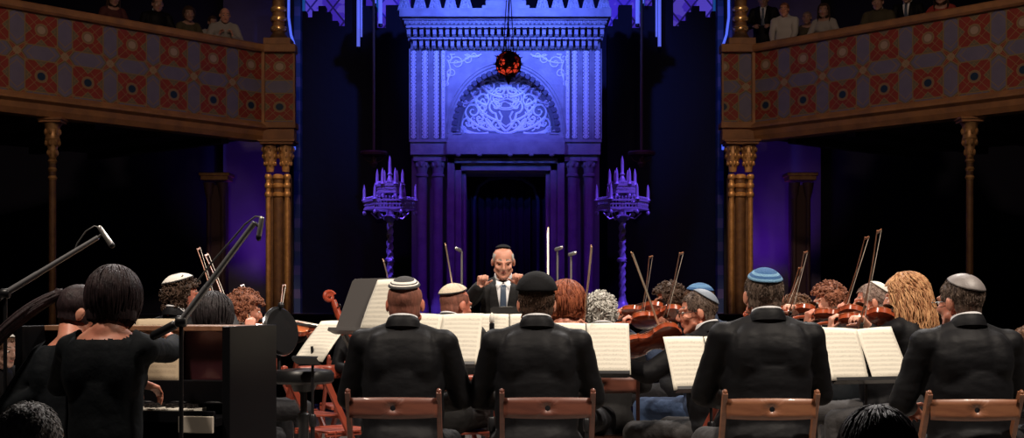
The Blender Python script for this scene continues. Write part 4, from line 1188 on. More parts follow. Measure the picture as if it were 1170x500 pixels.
def balcony(sd):
    ex = -4.08 if sd < 0 else 3.96
    d = Vector((sd*.657, -.754, 0))                    # along the parapet, away from the ark end
    rz = math.atan2(d.y, d.x); Lb = 9.5
    name = 'left' if sd < 0 else 'right'
    root = thing('balcony', '%s gallery balcony with red and blue patterned parapet and ochre mouldings' % name, 'balcony', (ex, 22.9, 0), 0, 'gallery balconies')
    ang = rz
    # local frame for the slanted front: x along, y normal
    def front(nm, m, prof, extra=None, smooth=False):
        """prof: list of (y outward, z) closed section; outward = towards the camera side"""
        mb = MB(); A = RZ(ang); out = -sd                # which local y faces the hall
        n = len(prof)
        cs = []
        for t in (0., Lb): cs.append([Vector((t, 0, 0)) + Vector((0, -out*p[0]*-1, p[1])) for p in prof])
        mb.rings(cs, n); o = mb.build(nm, m, root, smooth=smooth); o.rotation_euler = (0,0,ang); return o
    # determine outward normal: should have negative dot with direction from camera
    nrm = Vector((0,1,0)); wn = RZ(ang).to_3x3() @ nrm
    sgn = 1 if wn.dot(Vector((ex,22.9,0))) < 0 else -1
    def sect(nm, m, prof, t0=0., t1=Lb, smooth=False):
        mb = MB(); mb.rings([[Vector((t, sgn*p[0], p[1])) for p in prof] for t in (t0, t1)], len(prof)); o = mb.build(nm, m, root, smooth=smooth); o.rotation_euler = (0,0,ang); return o
    o = sect('parapet_panel', PAT, [(0,0),(0,ZP1-ZP0),(-.14,ZP1-ZP0),(-.14,0)]); o.location.z = ZP0
    sect('handrail', RAIL, [(.06,ZP1),(.09,ZP1+.03),(.09,ZT-.03),(.05,ZT),(-.22,ZT),(-.22,ZP1)])
    sect('cornice', RAIL, [(.02,ZP0),(.05,ZP0+.0),(.12,ZP0-.06),(.12,ZP0-.10),(.05,ZP0-.14),(.03,ZP0-.22),(-.02,ZB),(-.3,ZB),(-.3,ZP0)])
    # end face, square to the hall, width .48
    w_ = .50; o = MB(); x0_, x1_ = (0, w_) if sd < 0 else (-w_, 0)
    o.box(((x0_+x1_)/2, .10, (ZP1-ZP0)/2),(w_,.2,ZP1-ZP0)); p = o.build('parapet_panel', PAT, root, smooth=False); p.location = (0,0,ZP0)
    mb = MB(); mb.box((0,-.03,(ZP0+ZP1)/2),(.05,.09,ZP1-ZP0)); mb.box((sd*-w_,.0,(ZP0+ZP1)/2),(.03,.06,ZP1-ZP0)); mb.build('panel_strip', RAIL, root, smooth=False)
    mb = MB(); mb.box(((x0_+x1_)/2,.05,(ZP1+ZT)/2),(w_+.06,.30,ZT-ZP1)); mb.build('handrail', RAIL, root, smooth=False, bevel=.01)
    mb = MB(); mb.box(((x0_+x1_)/2,.05,ZP0-.05),(w_+.08,.34,.10)); mb.box(((x0_+x1_)/2,.07,(ZP0-.1+ZB)/2),(w_+.02,.26,ZP0-.1-ZB)); mb.build('cornice', RAIL, root, smooth=False, bevel=.01)
    # deck reaching back to the wall, with beams below
    DK = mat('dark_timber_ceiling', (.022,.018,.022), .8)
    q = -sgn
    far = [Vector((0,q*.15,0)), Vector((Lb,q*.15,0)), Vector((Lb,q*4.2,0)), Vector((0,q*4.2,0))]
    mb = MB(); mb.add([v+Vector((0,0,ZB+.05)) for v in far]+[v+Vector((0,0,ZP0+.05)) for v in far], [(0,1,2,3),(7,6,5,4),(0,1,5,4),(1,2,6,5),(2,3,7,6),(3,0,4,7)]); o = mb.build('deck', DK, root, smooth=False); o.rotation_euler = (0,0,ang)
    mb = MB()
    for k in range(8):
        mb.box((.6+1.15*k, q*2.2, ZB+.0),(.16,3.9,.14))
    o = mb.build('ceiling_beams', DK, root, smooth=False); o.rotation_euler = (0,0,ang)
    # thin support post
    def at(px, back=0., z=0.):
        """point on the parapet line at a picture column, moved back behind the parapet"""
        k = (px-CX)/F; e = Vector((ex,22.9,0)); nb = (RZ(ang).to_3x3() @ Vector((0,-sgn,0)))*back; e = e+nb
        t = (k*e.y-e.x)/(d.x-k*d.y); p_ = e+d*t; return Vector((p_.x, p_.y, z))
    return root, at
BL, atL = balcony(-1); BR, atR = balcony(1)
def slim_column(label, p):
    t = thing('slim_column', label, 'column', (p.x, p.y, -.4), 0, 'slender columns under the balconies'); H_ = ZB+.4
    mb = MB(); mb.lathe([(.11,0),(.11,.12),(.07,.2),(.055,.26),(.052,H_-.62)],14); mb.build('shaft', GOLDD, t)
    mb = MB()
    for z in (H_-.62,H_-.74,H_-.86): mb.lathe([(.05,z-.035),(.07,z),(.05,z+.035)],14)
    mb.build('ring', GOLD, t)
    mb = MB(); mb.lathe([(.05,H_-.58),(.075,H_-.50),(.07,H_-.44),(.105,H_-.32),(.115,H_-.30),(.10,H_-.28),(.11,H_-.12),(.14,H_-.07)],14)
    for k in range(8):
        a = 2*PI*k/8
        for zq, rq in ((.36,.10),(.20,.11),(.50,.07)): mb.ell((rq*math.cos(a), rq*math.sin(a), H_-zq),(.022,.022,.045),6,5)
    mb.build('capital', GOLD, t)
    mb = MB(); mb.box((0,0,H_-.05),(.32,.30,.04)); mb.box((0,0,H_-.018),(.36,.34,.035)); mb.build('abacus', RAIL, t, smooth=False, bevel=.006)
slim_column('slender gold column holding up the left balcony, behind the long microphone boom', atL(60,.14)); slim_column('slender gold column holding up the right balcony, behind the grey kippah man', atR(1108,.14))
# dim columns further back
for sd, px in ((-1,248),(1,914)):
    D = 26.5; x = (px-CX)/F*D; zt_ = CH+(HY-202)/F*D+.4
    t = thing('pilaster_column', 'dark maroon column with small gold cap far back under the %s balcony' % ('left' if sd < 0 else 'right'), 'column', (x, D, -.4), 0, 'dark columns at the back')
    for dx in (-.13,.13):
        mb = MB(); mb.lathe([(.07,0),(.07,.2),(.045,.26),(.045,zt_-.3)],12,(dx,-.12,0)); mb.build('shaft', SHAFTD, t)
    mb = MB(); mb.box((0,.05,zt_/2-.08),(.36,.3,zt_-.16)); mb.build('pier', SHAFTD, t, smooth=False)
    mb = MB()
    for dx in (-.13,.13): mb.lathe([(.05,zt_-.42),(.08,zt_-.3),(.11,zt_-.12)],12,(dx,-.12,0))
    mb.build('capital', SHAFTD, t)
    mb = MB(); mb.box((0,-.03,zt_-.04),(.52,.46,.08)); mb.box((0,-.03,zt_+.03),(.58,.50,.06)); mb.build('abacus', GOLD, t, smooth=False, bevel=.01)
# hanging lamp rods left and right of the ark
for sd, px in ((-1,427),(1,733)):
    D = 23.3; x = (px-CX)/F*D; z = lambda py: CH+(HY-py)/F*D
    t = thing('pendant_lamp', 'unlit lamp on a long thin rod hanging %s of the ark' % ('left' if sd < 0 else 'right'), 'lamp', (x, D, z(176)), 0, 'unlit hanging lamps')
    mb = MB(); mb.tube([(0,0,0),(0,0,9.45-z(176))],.022,8); mb.build('rod', mat('dull_brass', (.10,.075,.05), .5, metal=.4), t)
    mb = MB(); mb.lathe([(.02,.07),(.22,.045),(.235,.02),(.22,-.02),(.05,-.05),(.04,-.1),(.07,-.16),(.03,-.22)],20); mb.build('dish', mat('dull_copper', (.10,.05,.045), .5, metal=.4), t)
    for k in range(4):
        a = PI/2*k; mb = MB(); mb.tube([(.2*math.cos(a),.2*math.sin(a),.02),(.14*math.cos(a),.14*math.sin(a),-.10),(.05*math.cos(a),.05*math.sin(a),-.14)],.008,6); mb.build('arm', mat('dull_copper'), t)

# ---- eternal-light pendant, spiked ball
D = 20.; bc = W(581,73,D)
t = thing('pendant_lamp', 'dark spiked ball lamp with glowing red glass roundels hanging before the arch', 'lamp', bc, 0)
IRON = mat('black_iron', (.018,.010,.012), .5, metal=.3); REDG = mat('red_lamp_glass', (.5,.05,.02), .2, emis=((1.,.07,.03),.55)); REDD = mat('dark_red_glass', (.10,.01,.01), .25, emis=((.8,.04,.02),.05))
bm = bmesh.new(); bmesh.ops.create_icosphere(bm, subdivisions=2, radius=.185); dirs = [v.co.normalized() for v in bm.verts]; edges = [(e.verts[0].co.copy(), e.verts[1].co.copy()) for e in bm.edges]; bm.free()
mb = MB(); mb.ell((0,0,0),(.165,.165,.165),24,16)
mb.build('globe', mat('dark_lamp_body', (.05,.012,.012), .4), t)
mb = MB()
for a, b in edges: mb.tube([a*1.01, b*1.01], .009, 5)
mb.build('frame', IRON, t)
for v in dirs:
    mb = MB(); mb.tube([v*.18, v*.235], [.013,.002], 6); mb.build('spike', IRON, t)
mb = MB(); mb.tube([(0,0,-.18),(0,0,-.24),(0,0,-.30)],[.05,.03,.003],8); mb.build('finial', IRON, t)
rr_ = random.Random(4)
sel = [v for v in dirs if v.y < .35 and abs(v.z) < .9]
for v in sel[::2][:14]:
    w2 = (v+Vector((rr_.uniform(-.2,.2),0,rr_.uniform(-.2,.2)))).normalized(); q = w2.to_track_quat('Z','Y').to_matrix()
    mb = MB(); mb.ell(w2*.168,(.050,.050,.016),14,8,rot=q); mb.build('roundel', REDG if rr_.random() < .7 else REDD, t)
for (dx, tx) in ((-.075,-.02),(0,0),(.075,.025),(-.04,.02)):
    mb = MB(); mb.tube([(dx,0,.17),(tx*1.2,0,1.0),(tx*.5,0,9.45-bc.z)],.0075,6); mb.build('chain', IRON, t)

# ---- candelabra
CAND = mat('candelabrum_silver_paint', (.52,.50,.56), .4, metal=.25)
def candelabrum(label, px):
    D = 22.0; s_ = F/D; x = (px-CX)/s_; t = thing('candelabrum', label, 'candelabrum', (x, D, PZ), 0, 'pair of tall candelabra'); z = lambda py: CH+(HY-py)/s_-PZ
    mb = MB(); mb.lathe([(.30,0),(.30,.03),(.24,.05),(.22,.09),(.10,.14),(.07,.2),(.05,.28)],24); mb.build('base', CAND, t)
    mb = MB(); n = 10; cs = []; zz0, zz1 = .28, z(250)
    for k in range(81):
        u = k/80; zz_ = zz0+(zz1-zz0)*u; sect = 1 if not (.44 < u < .5) else 1.5; cs.append([Vector(((.046*sect*(1+.28*math.cos(3*(2*PI*i/12)-u*60)))*math.cos(2*PI*i/12), (.046*sect*(1+.28*math.cos(3*(2*PI*i/12)-u*60)))*math.sin(2*PI*i/12), zz_)) for i in range(12)])
    mb.rings(cs, 12); mb.lathe([(.045,z(254)),(.09,z(250)),(.13,z(247)),(.06,z(245)),(.06,z(242))],16); 
    for k in range(6):
        a = PI/3*k; mb.tube([(.06*math.cos(a),.06*math.sin(a),z(247)),(.2*math.cos(a),.2*math.sin(a),z(250)),(.3*math.cos(a),.3*math.sin(a),z(243))],.012,6)
    mb.build('twisted_stem', CAND, t)
    def tier(r, y0, y1, nm):
        mb = MB(); a0 = R(0)
        for zz_, th, o in ((z(y1),.03,1.),(z(y0),.03,1.03),((z(y0)+z(y1))/2,.015,.99)):
            pts = [Vector((r*o*math.cos(a0+PI/3*k), r*o*math.sin(a0+PI/3*k), zz_)) for k in range(7)]
            for p, q in zip(pts, pts[1:]): mb.bar(p, q, .03, th)
        nn = 8
        for k in range(6):
            p = Vector((r*math.cos(a0+PI/3*k), r*math.sin(a0+PI/3*k), 0)); q = Vector((r*math.cos(a0+PI/3*(k+1)), r*math.sin(a0+PI/3*(k+1)), 0))
            for j in range(nn):
                c = p+(q-p)*(j+.5)/nn; mb.tube([c+Vector((0,0,z(y1))), c+Vector((.008,0,(z(y0)+z(y1))/2)), c+Vector((0,0,z(y0)+.03))],.010,5); mb.ell(c+Vector((0,0,z(y0)+.045)),(.014,.014,.02),6,5)
            mb.bar(Vector((0,0,z(y1))), p+Vector((0,0,z(y1))), .02, .02)
            mb.ell(p+Vector((0,0,z(y1)-.06)),(.03,.03,.04),8,6)
        mb.build(nm, CAND, t)
    tier(.405, 230, 239, 'hexagonal_gallery'); tier(.20, 212, 220, 'upper_gallery')
    mb = MB(); mb.lathe([(.05,z(242)),(.04,z(232)),(.07,z(222)),(.04,z(215)),(.05,z(205)),(.02,z(200))],12); mb.build('centre_post', CAND, t)
    def candle(r, a, y0, y1):
        mb = MB(); cx_, cy_ = r*math.cos(a), r*math.sin(a); b0, b1 = z(y0), z(y1)
        mb.lathe([(.015,b0-.04),(.045,b0),(.03,b0+.02),(.026,b0+.03),(.024,b1-.08),(.020,b1-.05),(.014,b1-.02),(.002,b1+.02)],10,(cx_,cy_,0)); mb.build('candle', CAND, t)
    for k in range(6): candle(.405, PI/3*k, 229, 212)
    for k in range(6): candle(.20, PI/3*k+PI/6*0, 211, 194)
    candle(0,0,199,179)
candelabrum('silvery twisted candelabrum lit violet, left of the ark', 445.5); candelabrum('silvery twisted candelabrum lit violet, right of the ark', 711)
# ------------------------------------------------------------------ camera
cam = bpy.data.objects.new('camera', bpy.data.cameras.new('camera')); COL.objects.link(cam)
cam.location = (0,0,CH); cam.rotation_euler = (PI/2,0,0)
cam.data.lens = 36.*F/1170.; cam.data.sensor_width = 36.; cam.data.shift_y = 100./1170.; cam.data.clip_end = 200
SC.camera = cam
# ------------------------------------------------------------------ light
def spot(name, loc, tgt, P, col, size=40, blend=.6, rad=.15):
    l = bpy.data.lights.new(name, 'SPOT'); l.energy = P; l.color = col; l.spot_size = R(size); l.spot_blend = blend; l.shadow_soft_size = rad
    o = bpy.data.objects.new(name, l); COL.objects.link(o); o.location = loc; o.rotation_euler = (Vector(tgt)-Vector(loc)).to_track_quat('-Z','Y').to_euler(); return o
def area(name, loc, tgt, P, col, sx, sy):
    l = bpy.data.lights.new(name, 'AREA'); l.energy = P; l.color = col; l.shape = 'RECTANGLE'; l.size = sx; l.size_y = sy
    o = bpy.data.objects.new(name, l); COL.objects.link(o); o.location = loc; o.rotation_euler = (Vector(tgt)-Vector(loc)).to_track_quat('-Z','Y').to_euler(); return o
WARM = (1.,.86,.72)
spot('stage_spot', (-3.6,4.0,8.2), (.2,8.2,.9), 2700, WARM, 52, .7, .3)
spot('stage_spot', (4.3,4.0,8.2), (1.0,8.0,.9), 3700, WARM, 52, .7, .3)
spot('stage_spot', (-3.2,13.5,7.6), (-.3,7.6,.9), 1500, (1.,.93,.88), 55, .6, .25)
spot('stage_spot', (3.2,13.5,7.6), (.8,7.6,.9), 2000, (1.,.93,.88), 55, .6, .25)
BLUE = (.095,.15,1.)
spot('blue_spot', (-4.2,15.5,8.6), (-.1,24,6.0), 4800, BLUE, 29, .9, .2)
spot('blue_spot', (4.2,15.5,8.6), (-.1,24,6.0), 4800, BLUE, 29, .9, .2)
spot('blue_spot', (0,16.5,9.0), (-.1,24,5.9), 2700, (.10,.20,1.), 22, .9, .1)
spot('violet_spot', (-3.5,17.5,8.9), (-.1,24,2.6), 400, (.26,.025,1.), 44, .9, .2)
spot('violet_spot', (3.5,17.5,8.9), (-.1,24,2.6), 400, (.26,.025,1.), 44, .9, .2)
for sd in (-1,1):
    spot('candelabrum_spot', (sd*4.6,18.3,8.6), (sd*1.95,22,2.5), 3000, (.16,.08,1.), 15, .5, .1)
    spot('pilaster_spot', (sd*3.55,24.3,9.2), (sd*3.9,25,3.0), 650, (.05,.18,1.), 15, .6, .1)
    spot('gallery_ring_fill', (sd*3.2,19.0,8.9), (sd*3.92,23.,5.95), 260, (1.,.62,.30), 6, .5, .1)  # added lamp, only to brighten the gallery rings
    spot('back_column_fill', (sd*4.4,20.5,3.2), (sd*5.6,26.5,3.2), 45, (1.,.66,.45), 16, .6, .1)  # added lamp to lift the dark columns at the back
    spot('wall_uplight', (sd*4.9,26.6,1.4), (sd*4.9,27.8,3.6), 90, (.25,.04,1.), 90, .9, .3)
    spot('wall_wash', (sd*3.6,23.6,9.2), (sd*2.6,28,3), 8, (.10,.10,1.), 60, .9, .3)
    spot('balcony_wash', (sd*1.5,8.0,9.2), (sd*5.4,21,4.8), 1050, (1.,.70,.52), 34, .8, .3)
    spot('gold_column_fill', (sd*2.4,17.0,8.6), (sd*4.0,23.,2.3), 1300, (1.,.64,.34), 13, .5, .1)  # added warm lamp for the gold shafts, no fixture modelled
    spot('slim_column_fill', (sd*3.0,12.0,8.8), (sd*6.6,20.,1.8), 420, (1.,.66,.36), 13, .5, .1)  # added warm lamp that brightens the slender columns
w = bpy.data.worlds.new('World'); SC.world = w; w.use_nodes = True
w.node_tree.nodes['Background'].inputs[0].default_value = (.05,.05,.10,1); w.node_tree.nodes['Background'].inputs[1].default_value = .03
SC.view_settings.view_transform = 'Standard'; SC.view_settings.look = 'None'; SC.view_settings.exposure = 0.; SC.view_settings.gamma = 1.; SC.view_settings.use_curve_mapping = False

# ------------------------------------------------------------------ chairs
CB = wood('chair_wood_pale_brown', (.26,.105,.050), (.17,.062,.030), .45, 6, (1,1,5))
folding_chair('brown folding chair behind the man in the black kippah with white stripes', ((449.5-CX)/F*6.28, 6.5, 0), R(0), CHAIRW)
folding_chair('brown folding chair behind the man in the tall plain black kippah', ((625.5-CX)/F*6.28, 6.5, 0), R(0), CHAIRW)
folding_chair('light brown folding chair behind the man in the blue kippah', ((881-CX)/F*6.2, 6.43, 0), R(0), CB)
folding_chair('light brown folding chair behind the man in the grey kippah at far right', ((1112-CX)/F*6.15, 6.38, 0), R(2), CB)
folding_chair('reddish folding chair left of the striped kippah man, seen at an angle', W(382,500,8.7).to_2d().to_3d(), R(-48), CHAIRR)
folding_chair('red folding chair partly behind the tall black stool', W(352,500,9.9).to_2d().to_3d(), R(35), CHAIRR)
folding_chair('red folding chair furthest left, beside the piano end', W(322,500,10.3).to_2d().to_3d(), R(-40), CHAIRR)
folding_chair('red folding chair furthest back of the left group, beneath the cello scroll', W(398,500,10.9).to_2d().to_3d(), R(20), CHAIRR)
folding_chair('red folding chair under the man in the cream kippah', W(521,500,8.55).to_2d().to_3d(), R(22), CHAIRR)
folding_chair('red folding chair under the man with glasses who plays the nearest violin', W(803,500,7.75).to_2d().to_3d(), R(62), CHAIRR)
folding_chair('brown folding chair under the grey curly haired player', W(690,500,8.35).to_2d().to_3d(), R(-6), CHAIRW)

# ------------------------------------------------------------------ music stands and music
st = lambda label, px, D, rz, ypx, tilt=26, **k: music_stand(label, Vector(((px-CX)/F*D, D, 0)), R(rz), tilt, CH+(HY-ypx)/F*D, group='music stands', **k)
t, M = st('grey music stand turned sideways, left of the striped kippah man', 411, 7.4, -45, 382, 24, dm=GREYM, ht=.33)
sheet('white sheet music on the right half of the sideways grey stand', M, [.115], w=.22)
t, M = st('music stand between the striped kippah man and the tall black kippah man', 498, 7.45, -14, 420)
sheet('open sheet music in front of the striped kippah man', M, [-.118,.118], turn=[2,-2])
t, M = st('music stand right behind the small centre microphone', 582, 8.45, 0, 413)
sheet('open sheet music behind the small centre microphone', M, [-.118,.118])
t, M = st('music stand in front of the tall black kippah man', 671, 7.45, 0, 431)
sheet('open sheet music in front of the tall black kippah man', M, [-.118,.118])
t, M = st('music stand in front of the blue kippah man', 816, 7.25, 18, 448)
sheet('open sheet music in front of the blue kippah man', M, [-.118,.118])
t, M = st('music stand in front of the grey kippah man at right', 994, 7.25, 20, 438)
sheet('wide open sheet music in front of the grey kippah man at right', M, [-.119,.119], turn=[3,-4])
t, M = st('low music stand beside the tall black stool', 352, 7.75, -38, 416, 44, wd=.20, ht=.22)
sheet('single slanted sheet of music beside the tall black stool', M, [0.], w=.235, h=.31)
t, M = music_stand('black stand in front of the conductor, desk back to the audience', Vector(((596-CX)/F*9.5, 9.5, 0)), PI, 62, 1.06, wd=.42, ht=.34, group='music stands')
sheet('conductor score lying open on the conductor stand', M, [-.1,.1], w=.2, h=.30)

# ------------------------------------------------------------------ upright piano
rp = R(-5); pbase = Vector(((258-CX)/F*5.95, 5.95, 0))
# local: x to the right end, y from keyboard side (0) to the back; right end at x=0
pn = thing('upright_piano', 'black upright piano at the left with open keyboard and brown top edge', 'piano', pbase, R(-9))
Hh = 1.135; dp = .62; Wd = .95
mb = MB(); mb.box((-.0,.31,Hh/2),(.035,.62,Hh)); mb.build('side_panel', PIANO, pn, smooth=False, bevel=.004)
mb = MB(); mb.box((-Wd,.31,Hh/2),(.035,.62,Hh)); mb.build('side_panel', PIANO, pn, smooth=False, bevel=.004)
mb = MB(); mb.box((-Wd/2,.40,Hh-.012),(Wd-.03,.40,.024)); mb.build('top_lid', PIANOT, pn, smooth=False, bevel=.003)
mb = MB(); mb.box((-Wd/2,.26,.96),(Wd-.04,.02,.30)); mb.build('upper_panel', PIANOR, pn, smooth=False)
mb = MB(); mb.box((-Wd/2,.60,Hh/2),(Wd,.03,Hh)); mb.build('back_board', PIANO, pn, smooth=False)
mb = MB(); mb.box((-Wd/2,.08,.73),(Wd-.03,.34,.035)); mb.box((-Wd/2,-.09,.755),(Wd-.03,.03,.05)); mb.build('key_bed', PIANO, pn, smooth=False, bevel=.003)
mb = MB(); mb.box((-Wd/2,.34,.40),(Wd-.04,.02,.55)); mb.build('lower_panel', PIANO, pn, smooth=False)
mb = MB()
for i in range(30): mb.box((-Wd+.115+.0245*i,-.005,.775),(.0225,.145,.02))
mb.build('white_keys', mat('ivory_keys', (.72,.68,.60), .3), pn, smooth=False, bevel=.001)
mb = MB()
for i in range(29):
    if i%7 in (1,4): continue
    mb.box((-Wd+.127+.0245*i,.03,.792),(.012,.09,.02))
mb.build('black_keys', EBONY, pn, smooth=False, bevel=.002)
mb = MB(); mb.box((-Wd/2,.16,.83),(Wd-.05,.02,.13)); 
for i in range(5): mb.ell((-Wd+.2+.16*i,.145,.795),(.05,.012,.012),10,6)
mb.build('fallboard', PIANO, pn, smooth=False, bevel=.003)
mb = MB(); mb.box((-Wd/2,.20,.885),(.8,.09,.018)); mb.build('music_ledge', PIANO, pn, smooth=False)
mb = MB(); mb.box((-.085,-.120,.725),(.15,.02,.07)); mb.build('board', CASE, pn, smooth=False, bevel=.003)
for x in (-.55,-.68):
    mb = MB(); mb.tube([(x,.34,.06),(x,.20,.05)],.018,8,flat=.5); mb.build('pedal', mat('brass', (.5,.33,.12), .3, metal=1.), pn)
Mp = MT(pbase) @ RZ(R(-9)) @ MT((-.40,.19,.86)) @ RX(-R(14))
sheet('worn cream piano score standing on the piano', Mp, [-.24,0.], m=PAGEC, w=.235, h=.30, curl=.012)
mb = MB()

# ------------------------------------------------------------------ tall stool with round backrest
b = W(347,500,8.05); t = thing('musician_stool', 'tall black padded stool with round backrest and chrome rim', 'stool', (b.x, 8.05, 0), 0)
zs_ = CH-(421-HY)/F*8.05
br_ = W(321,378,8.15)-Vector((b.x,8.05,0))
mb = MB(); mb.lathe([(.02,zs_-.085),(.155,zs_-.085),(.174,zs_-.07),(.177,zs_-.03),(.16,zs_-.008),(.10,zs_)],28); mb.build('seat', PADB, t)
mb = MB(); mb.lathe([(.02,.25),(.02,zs_-.08)],12); mb.lathe([(.03,.22),(.03,.55),(.034,.56),(.034,.60),(.022,.61)],14); mb.lathe([(.06,zs_-.13),(.08,zs_-.085)],14); mb.build('post', BLACKM, t)
for k in range(4):
    a = PI/4+PI/2*k; mb = MB(); mb.tube([(.03*math.cos(a),.03*math.sin(a),.30),(.15*math.cos(a),.15*math.sin(a),.22),(.27*math.cos(a),.27*math.sin(a),.012)],.013,8); mb.build('leg', BLACKM, t)
mb = MB(); mb.tube([(.2*math.cos(PI*k/12),.2*math.sin(PI*k/12),.24) for k in range(25)],.009,8); mb.build('foot_ring', CHROME, t)
Rb = MT(br_) @ RZ(R(56)) @ RX(R(80))
mb = MB(); mb.M = Rb; mb.lathe([(.02,-.012),(.13,-.012),(.138,-.006),(.140,.004),(.132,.014),(.06,.018)],28); mb.build('backrest', PADB, t)
mb = MB(); mb.M = Rb; mb.tube([(.141*math.cos(2*PI*k/32),.141*math.sin(2*PI*k/32),-.006) for k in range(33)],.006,6); mb.build('rim', CHROME, t)
mb = MB(); mb.tube([(-.08,.03,zs_-.07),(br_.x-.01,br_.y,zs_-.04),(br_.x-.02,br_.y+.03,br_.z)],.012,8); mb.ell(br_+Vector((0,0,.150)),(.02,.02,.02),8,6); mb.build('back_support', BLACKM, t)

# ------------------------------------------------------------------ microphones
def mic_stand(label, px, D, jy, tip, tail=None, group='microphone stands', boom=True, legs=True):
    x = (px-CX)/F*D; zj = CH+(HY-jy)/F*D
    t = thing('microphone_stand', label, 'microphone stand', (x, D, 0), 0, group)
    mb = MB(); mb.tube([(0,0,.10),(0,0,.62)],.0125,10); mb.lathe([(.018,.60),(.02,.61),(.02,.66),(.014,.67)],12); mb.tube([(0,0,.62),(0,0,zj)],.0085,10); mb.build('pole', BLACKM, t)
    for k in range(3):
        a = 2*PI*k/3+.4; mb = MB(); mb.tube([(0,0,.14),(.30*math.cos(a),.30*math.sin(a),.012)],.009,8); mb.ell((.30*math.cos(a),.30*math.sin(a),.014),(.016,.016,.014),8,6); mb.build('leg', BLACKM, t)
    if boom:
        o_ = Vector((x,D,0)); tp = Vector(tip)-o_; tl = Vector(tail)-o_; j = Vector((0,0,zj))
        mb = MB(); mb.tube([j+(tl-j)*1., j, j+(tp-j)*.35],[.014,.014,.0135],10); mb.tube([j+(tp-j)*.3, tp],[.0125,.0100],10); mb.build('boom', mat('grey_satin_tube', (.24,.24,.25), .35, metal=.5), t)
        mb = MB(); v = (tl-j).normalized(); mb.cap(tl-v*.05, tl+v*.04, .018,.018,12); mb.build('counterweight', BLACKM, t)
        mb = MB(); mb.M = MT(j) @ RY(PI/2); mb.lathe([(.018,-.02),(.022,-.015),(.022,.015),(.018,.02)],14); mb.build('clamp', BLACKM, t)
    return t
tp = W(291,254,5.25)
mic_stand('tall microphone stand with long thick boom rising across the violinists at left', 207, 5.3, 367, tp, W(186,378,5.32))
t = thing('microphone', 'small silver microphone hanging at the top of the thick left boom', 'microphone', tp, 0)
mb = MB(); mb.cap(W(299,250,5.25)-tp, W(296,268,5.25)-tp, .010,.010,12); mb.build('microphone_body', mat('satin_silver', (.45,.44,.42), .3, metal=.7), t)
mb = MB(); mb.ell(W(295.5,271,5.25)-tp,(.011,.011,.014),12,8); mb.build('grille', BLACKM, t)
mb = MB(); mb.tube([W(298,248,5.25)-tp, W(292,247,5.26)-tp, W(280,256,5.27)-tp, W(262,277,5.28)-tp, W(240,302,5.29)-tp, W(225,322,5.29)-tp],.0035,6); mb.tube([(0,0,0),W(299,262,5.25)-tp],.006,6); mb.build('cable', mat('grey_cable', (.06,.06,.06), .5), t)
tp = W(112,271,6.0)
mic_stand('microphone stand at the left edge with thin boom above the ponytail woman', 6, 6.0, 335, tp, W(-14,347,6.0))
t = thing('microphone', 'small bright microphone at the tip of the thin left boom', 'microphone', tp, 0)
mb = MB(); mb.cap(W(114,260,6.0)-tp, W(127,279,6.0)-tp, .0105,.0125,12); mb.build('microphone_body', mat('satin_silver'), t)
mb = MB(); mb.ell(W(128,280,6.0)-tp,(.013,.013,.013),12,8); mb.build('grille', BLACKM, t)
mb = MB(); mb.tube([(0,0,0), W(118,266,6.)-tp],.006,6); mb.tube([W(114,260,6.)-tp, W(108,258,6.)-tp, W(98,264,6.)-tp, W(88,278,6.)-tp, W(84,290,6.)-tp],.003,6); mb.build('cable', mat('grey_cable'), t)
mic_stand('thin straight microphone stand between the two middle music sheets', 562, 6.95, 384, None, boom=False)
m0 = W(562,382,6.95)
t = thing('microphone', 'small silver tipped microphone upright on its stand in the centre', 'microphone', m0, 0)
mb = MB(); mb.lathe([(.009,0),(.013,.01),(.013,.055),(.009,.058)],14); mb.box((.02,0,.02),(.03,.012,.016)); mb.build('microphone_body', BLACKM, t)
mb = MB(); mb.lathe([(.009,.058),(.0125,.062),(.013,.085),(.009,.102),(.002,.11)],14); mb.build('grille', mat('pale_mesh', (.8,.76,.68), .5), t)
for i, (px, py, wh) in enumerate(((527.5,284,'left of the conductor'),(637,283,'right of the conductor, taller of the two'),(652.5,289,'furthest right of the conductor, shorter of the two'))):
    D = 10.9; b_ = W(px, py, D); t = thing('microphone_stand', 'slim pale pole with small microphone head '+wh, 'microphone stand', (b_.x, D, 0), 0, 'slim poles beside the conductor')
    mb = MB(); mb.tube([(0,0,.02),(0,0,b_.z-.02)],.008,8); mb.build('pole', mat('satin_silver'), t)
    mb = MB(); mb.lathe([(.13,0),(.13,.012),(.03,.022),(.012,.03)],20); mb.build('base', BLACKM, t)
    mb = MB(); mb.cap((-.012,0,b_.z-.012),(.030 if i else -.04,-.05,b_.z),.014,.014,10); mb.build('head', mat('satin_silver'), t)

# ------------------------------------------------------------------ instruments, bows
VB = {}
def vio(label, chin, D, d, zd=(0,.5,.86), key=None, vm=None):
    o = W(chin[0], chin[1], D); d = Vector(d).normalized(); t = fiddle('violin', label, 'violin', frame(o, d, zd), vm=vm, group='violins')
    VB[key] = (o, o+d*.47+Vector((0,0,-.035)), o+d*.56); return o, d
vio('nearest violin, held by the man with glasses and grey kippah', (779,379), 7.68, (-.82,.18,-.26), (-.1,.66,.75), 'glasses')
vio('violin held by the curly brown haired woman behind the blue kippah', (762,352), 9.65, (-.72,.55,-.10), (0,.55,.83), 'woman')
vio('violin in the middle of the centre right three, under the crossing bows', (784,357), 8.6, (-.80,.35,-.16), (-.1,.58,.80), 'navy')
vio('violin held by the curly auburn woman right of the blue kippah man', (936,355), 9.25, (-.66,.62,-.04), (0,.5,.86), 'auburn')
vio('violin held by the grey haired man in the white kippah', (991,357), 8.4, (-.66,.62,-.08), (0,.55,.83), 'wk')
vio('violin held by the long haired blonde woman', (1024,360), 7.8, (-.66,.62,-.12), (0,.55,.83), 'blonde')
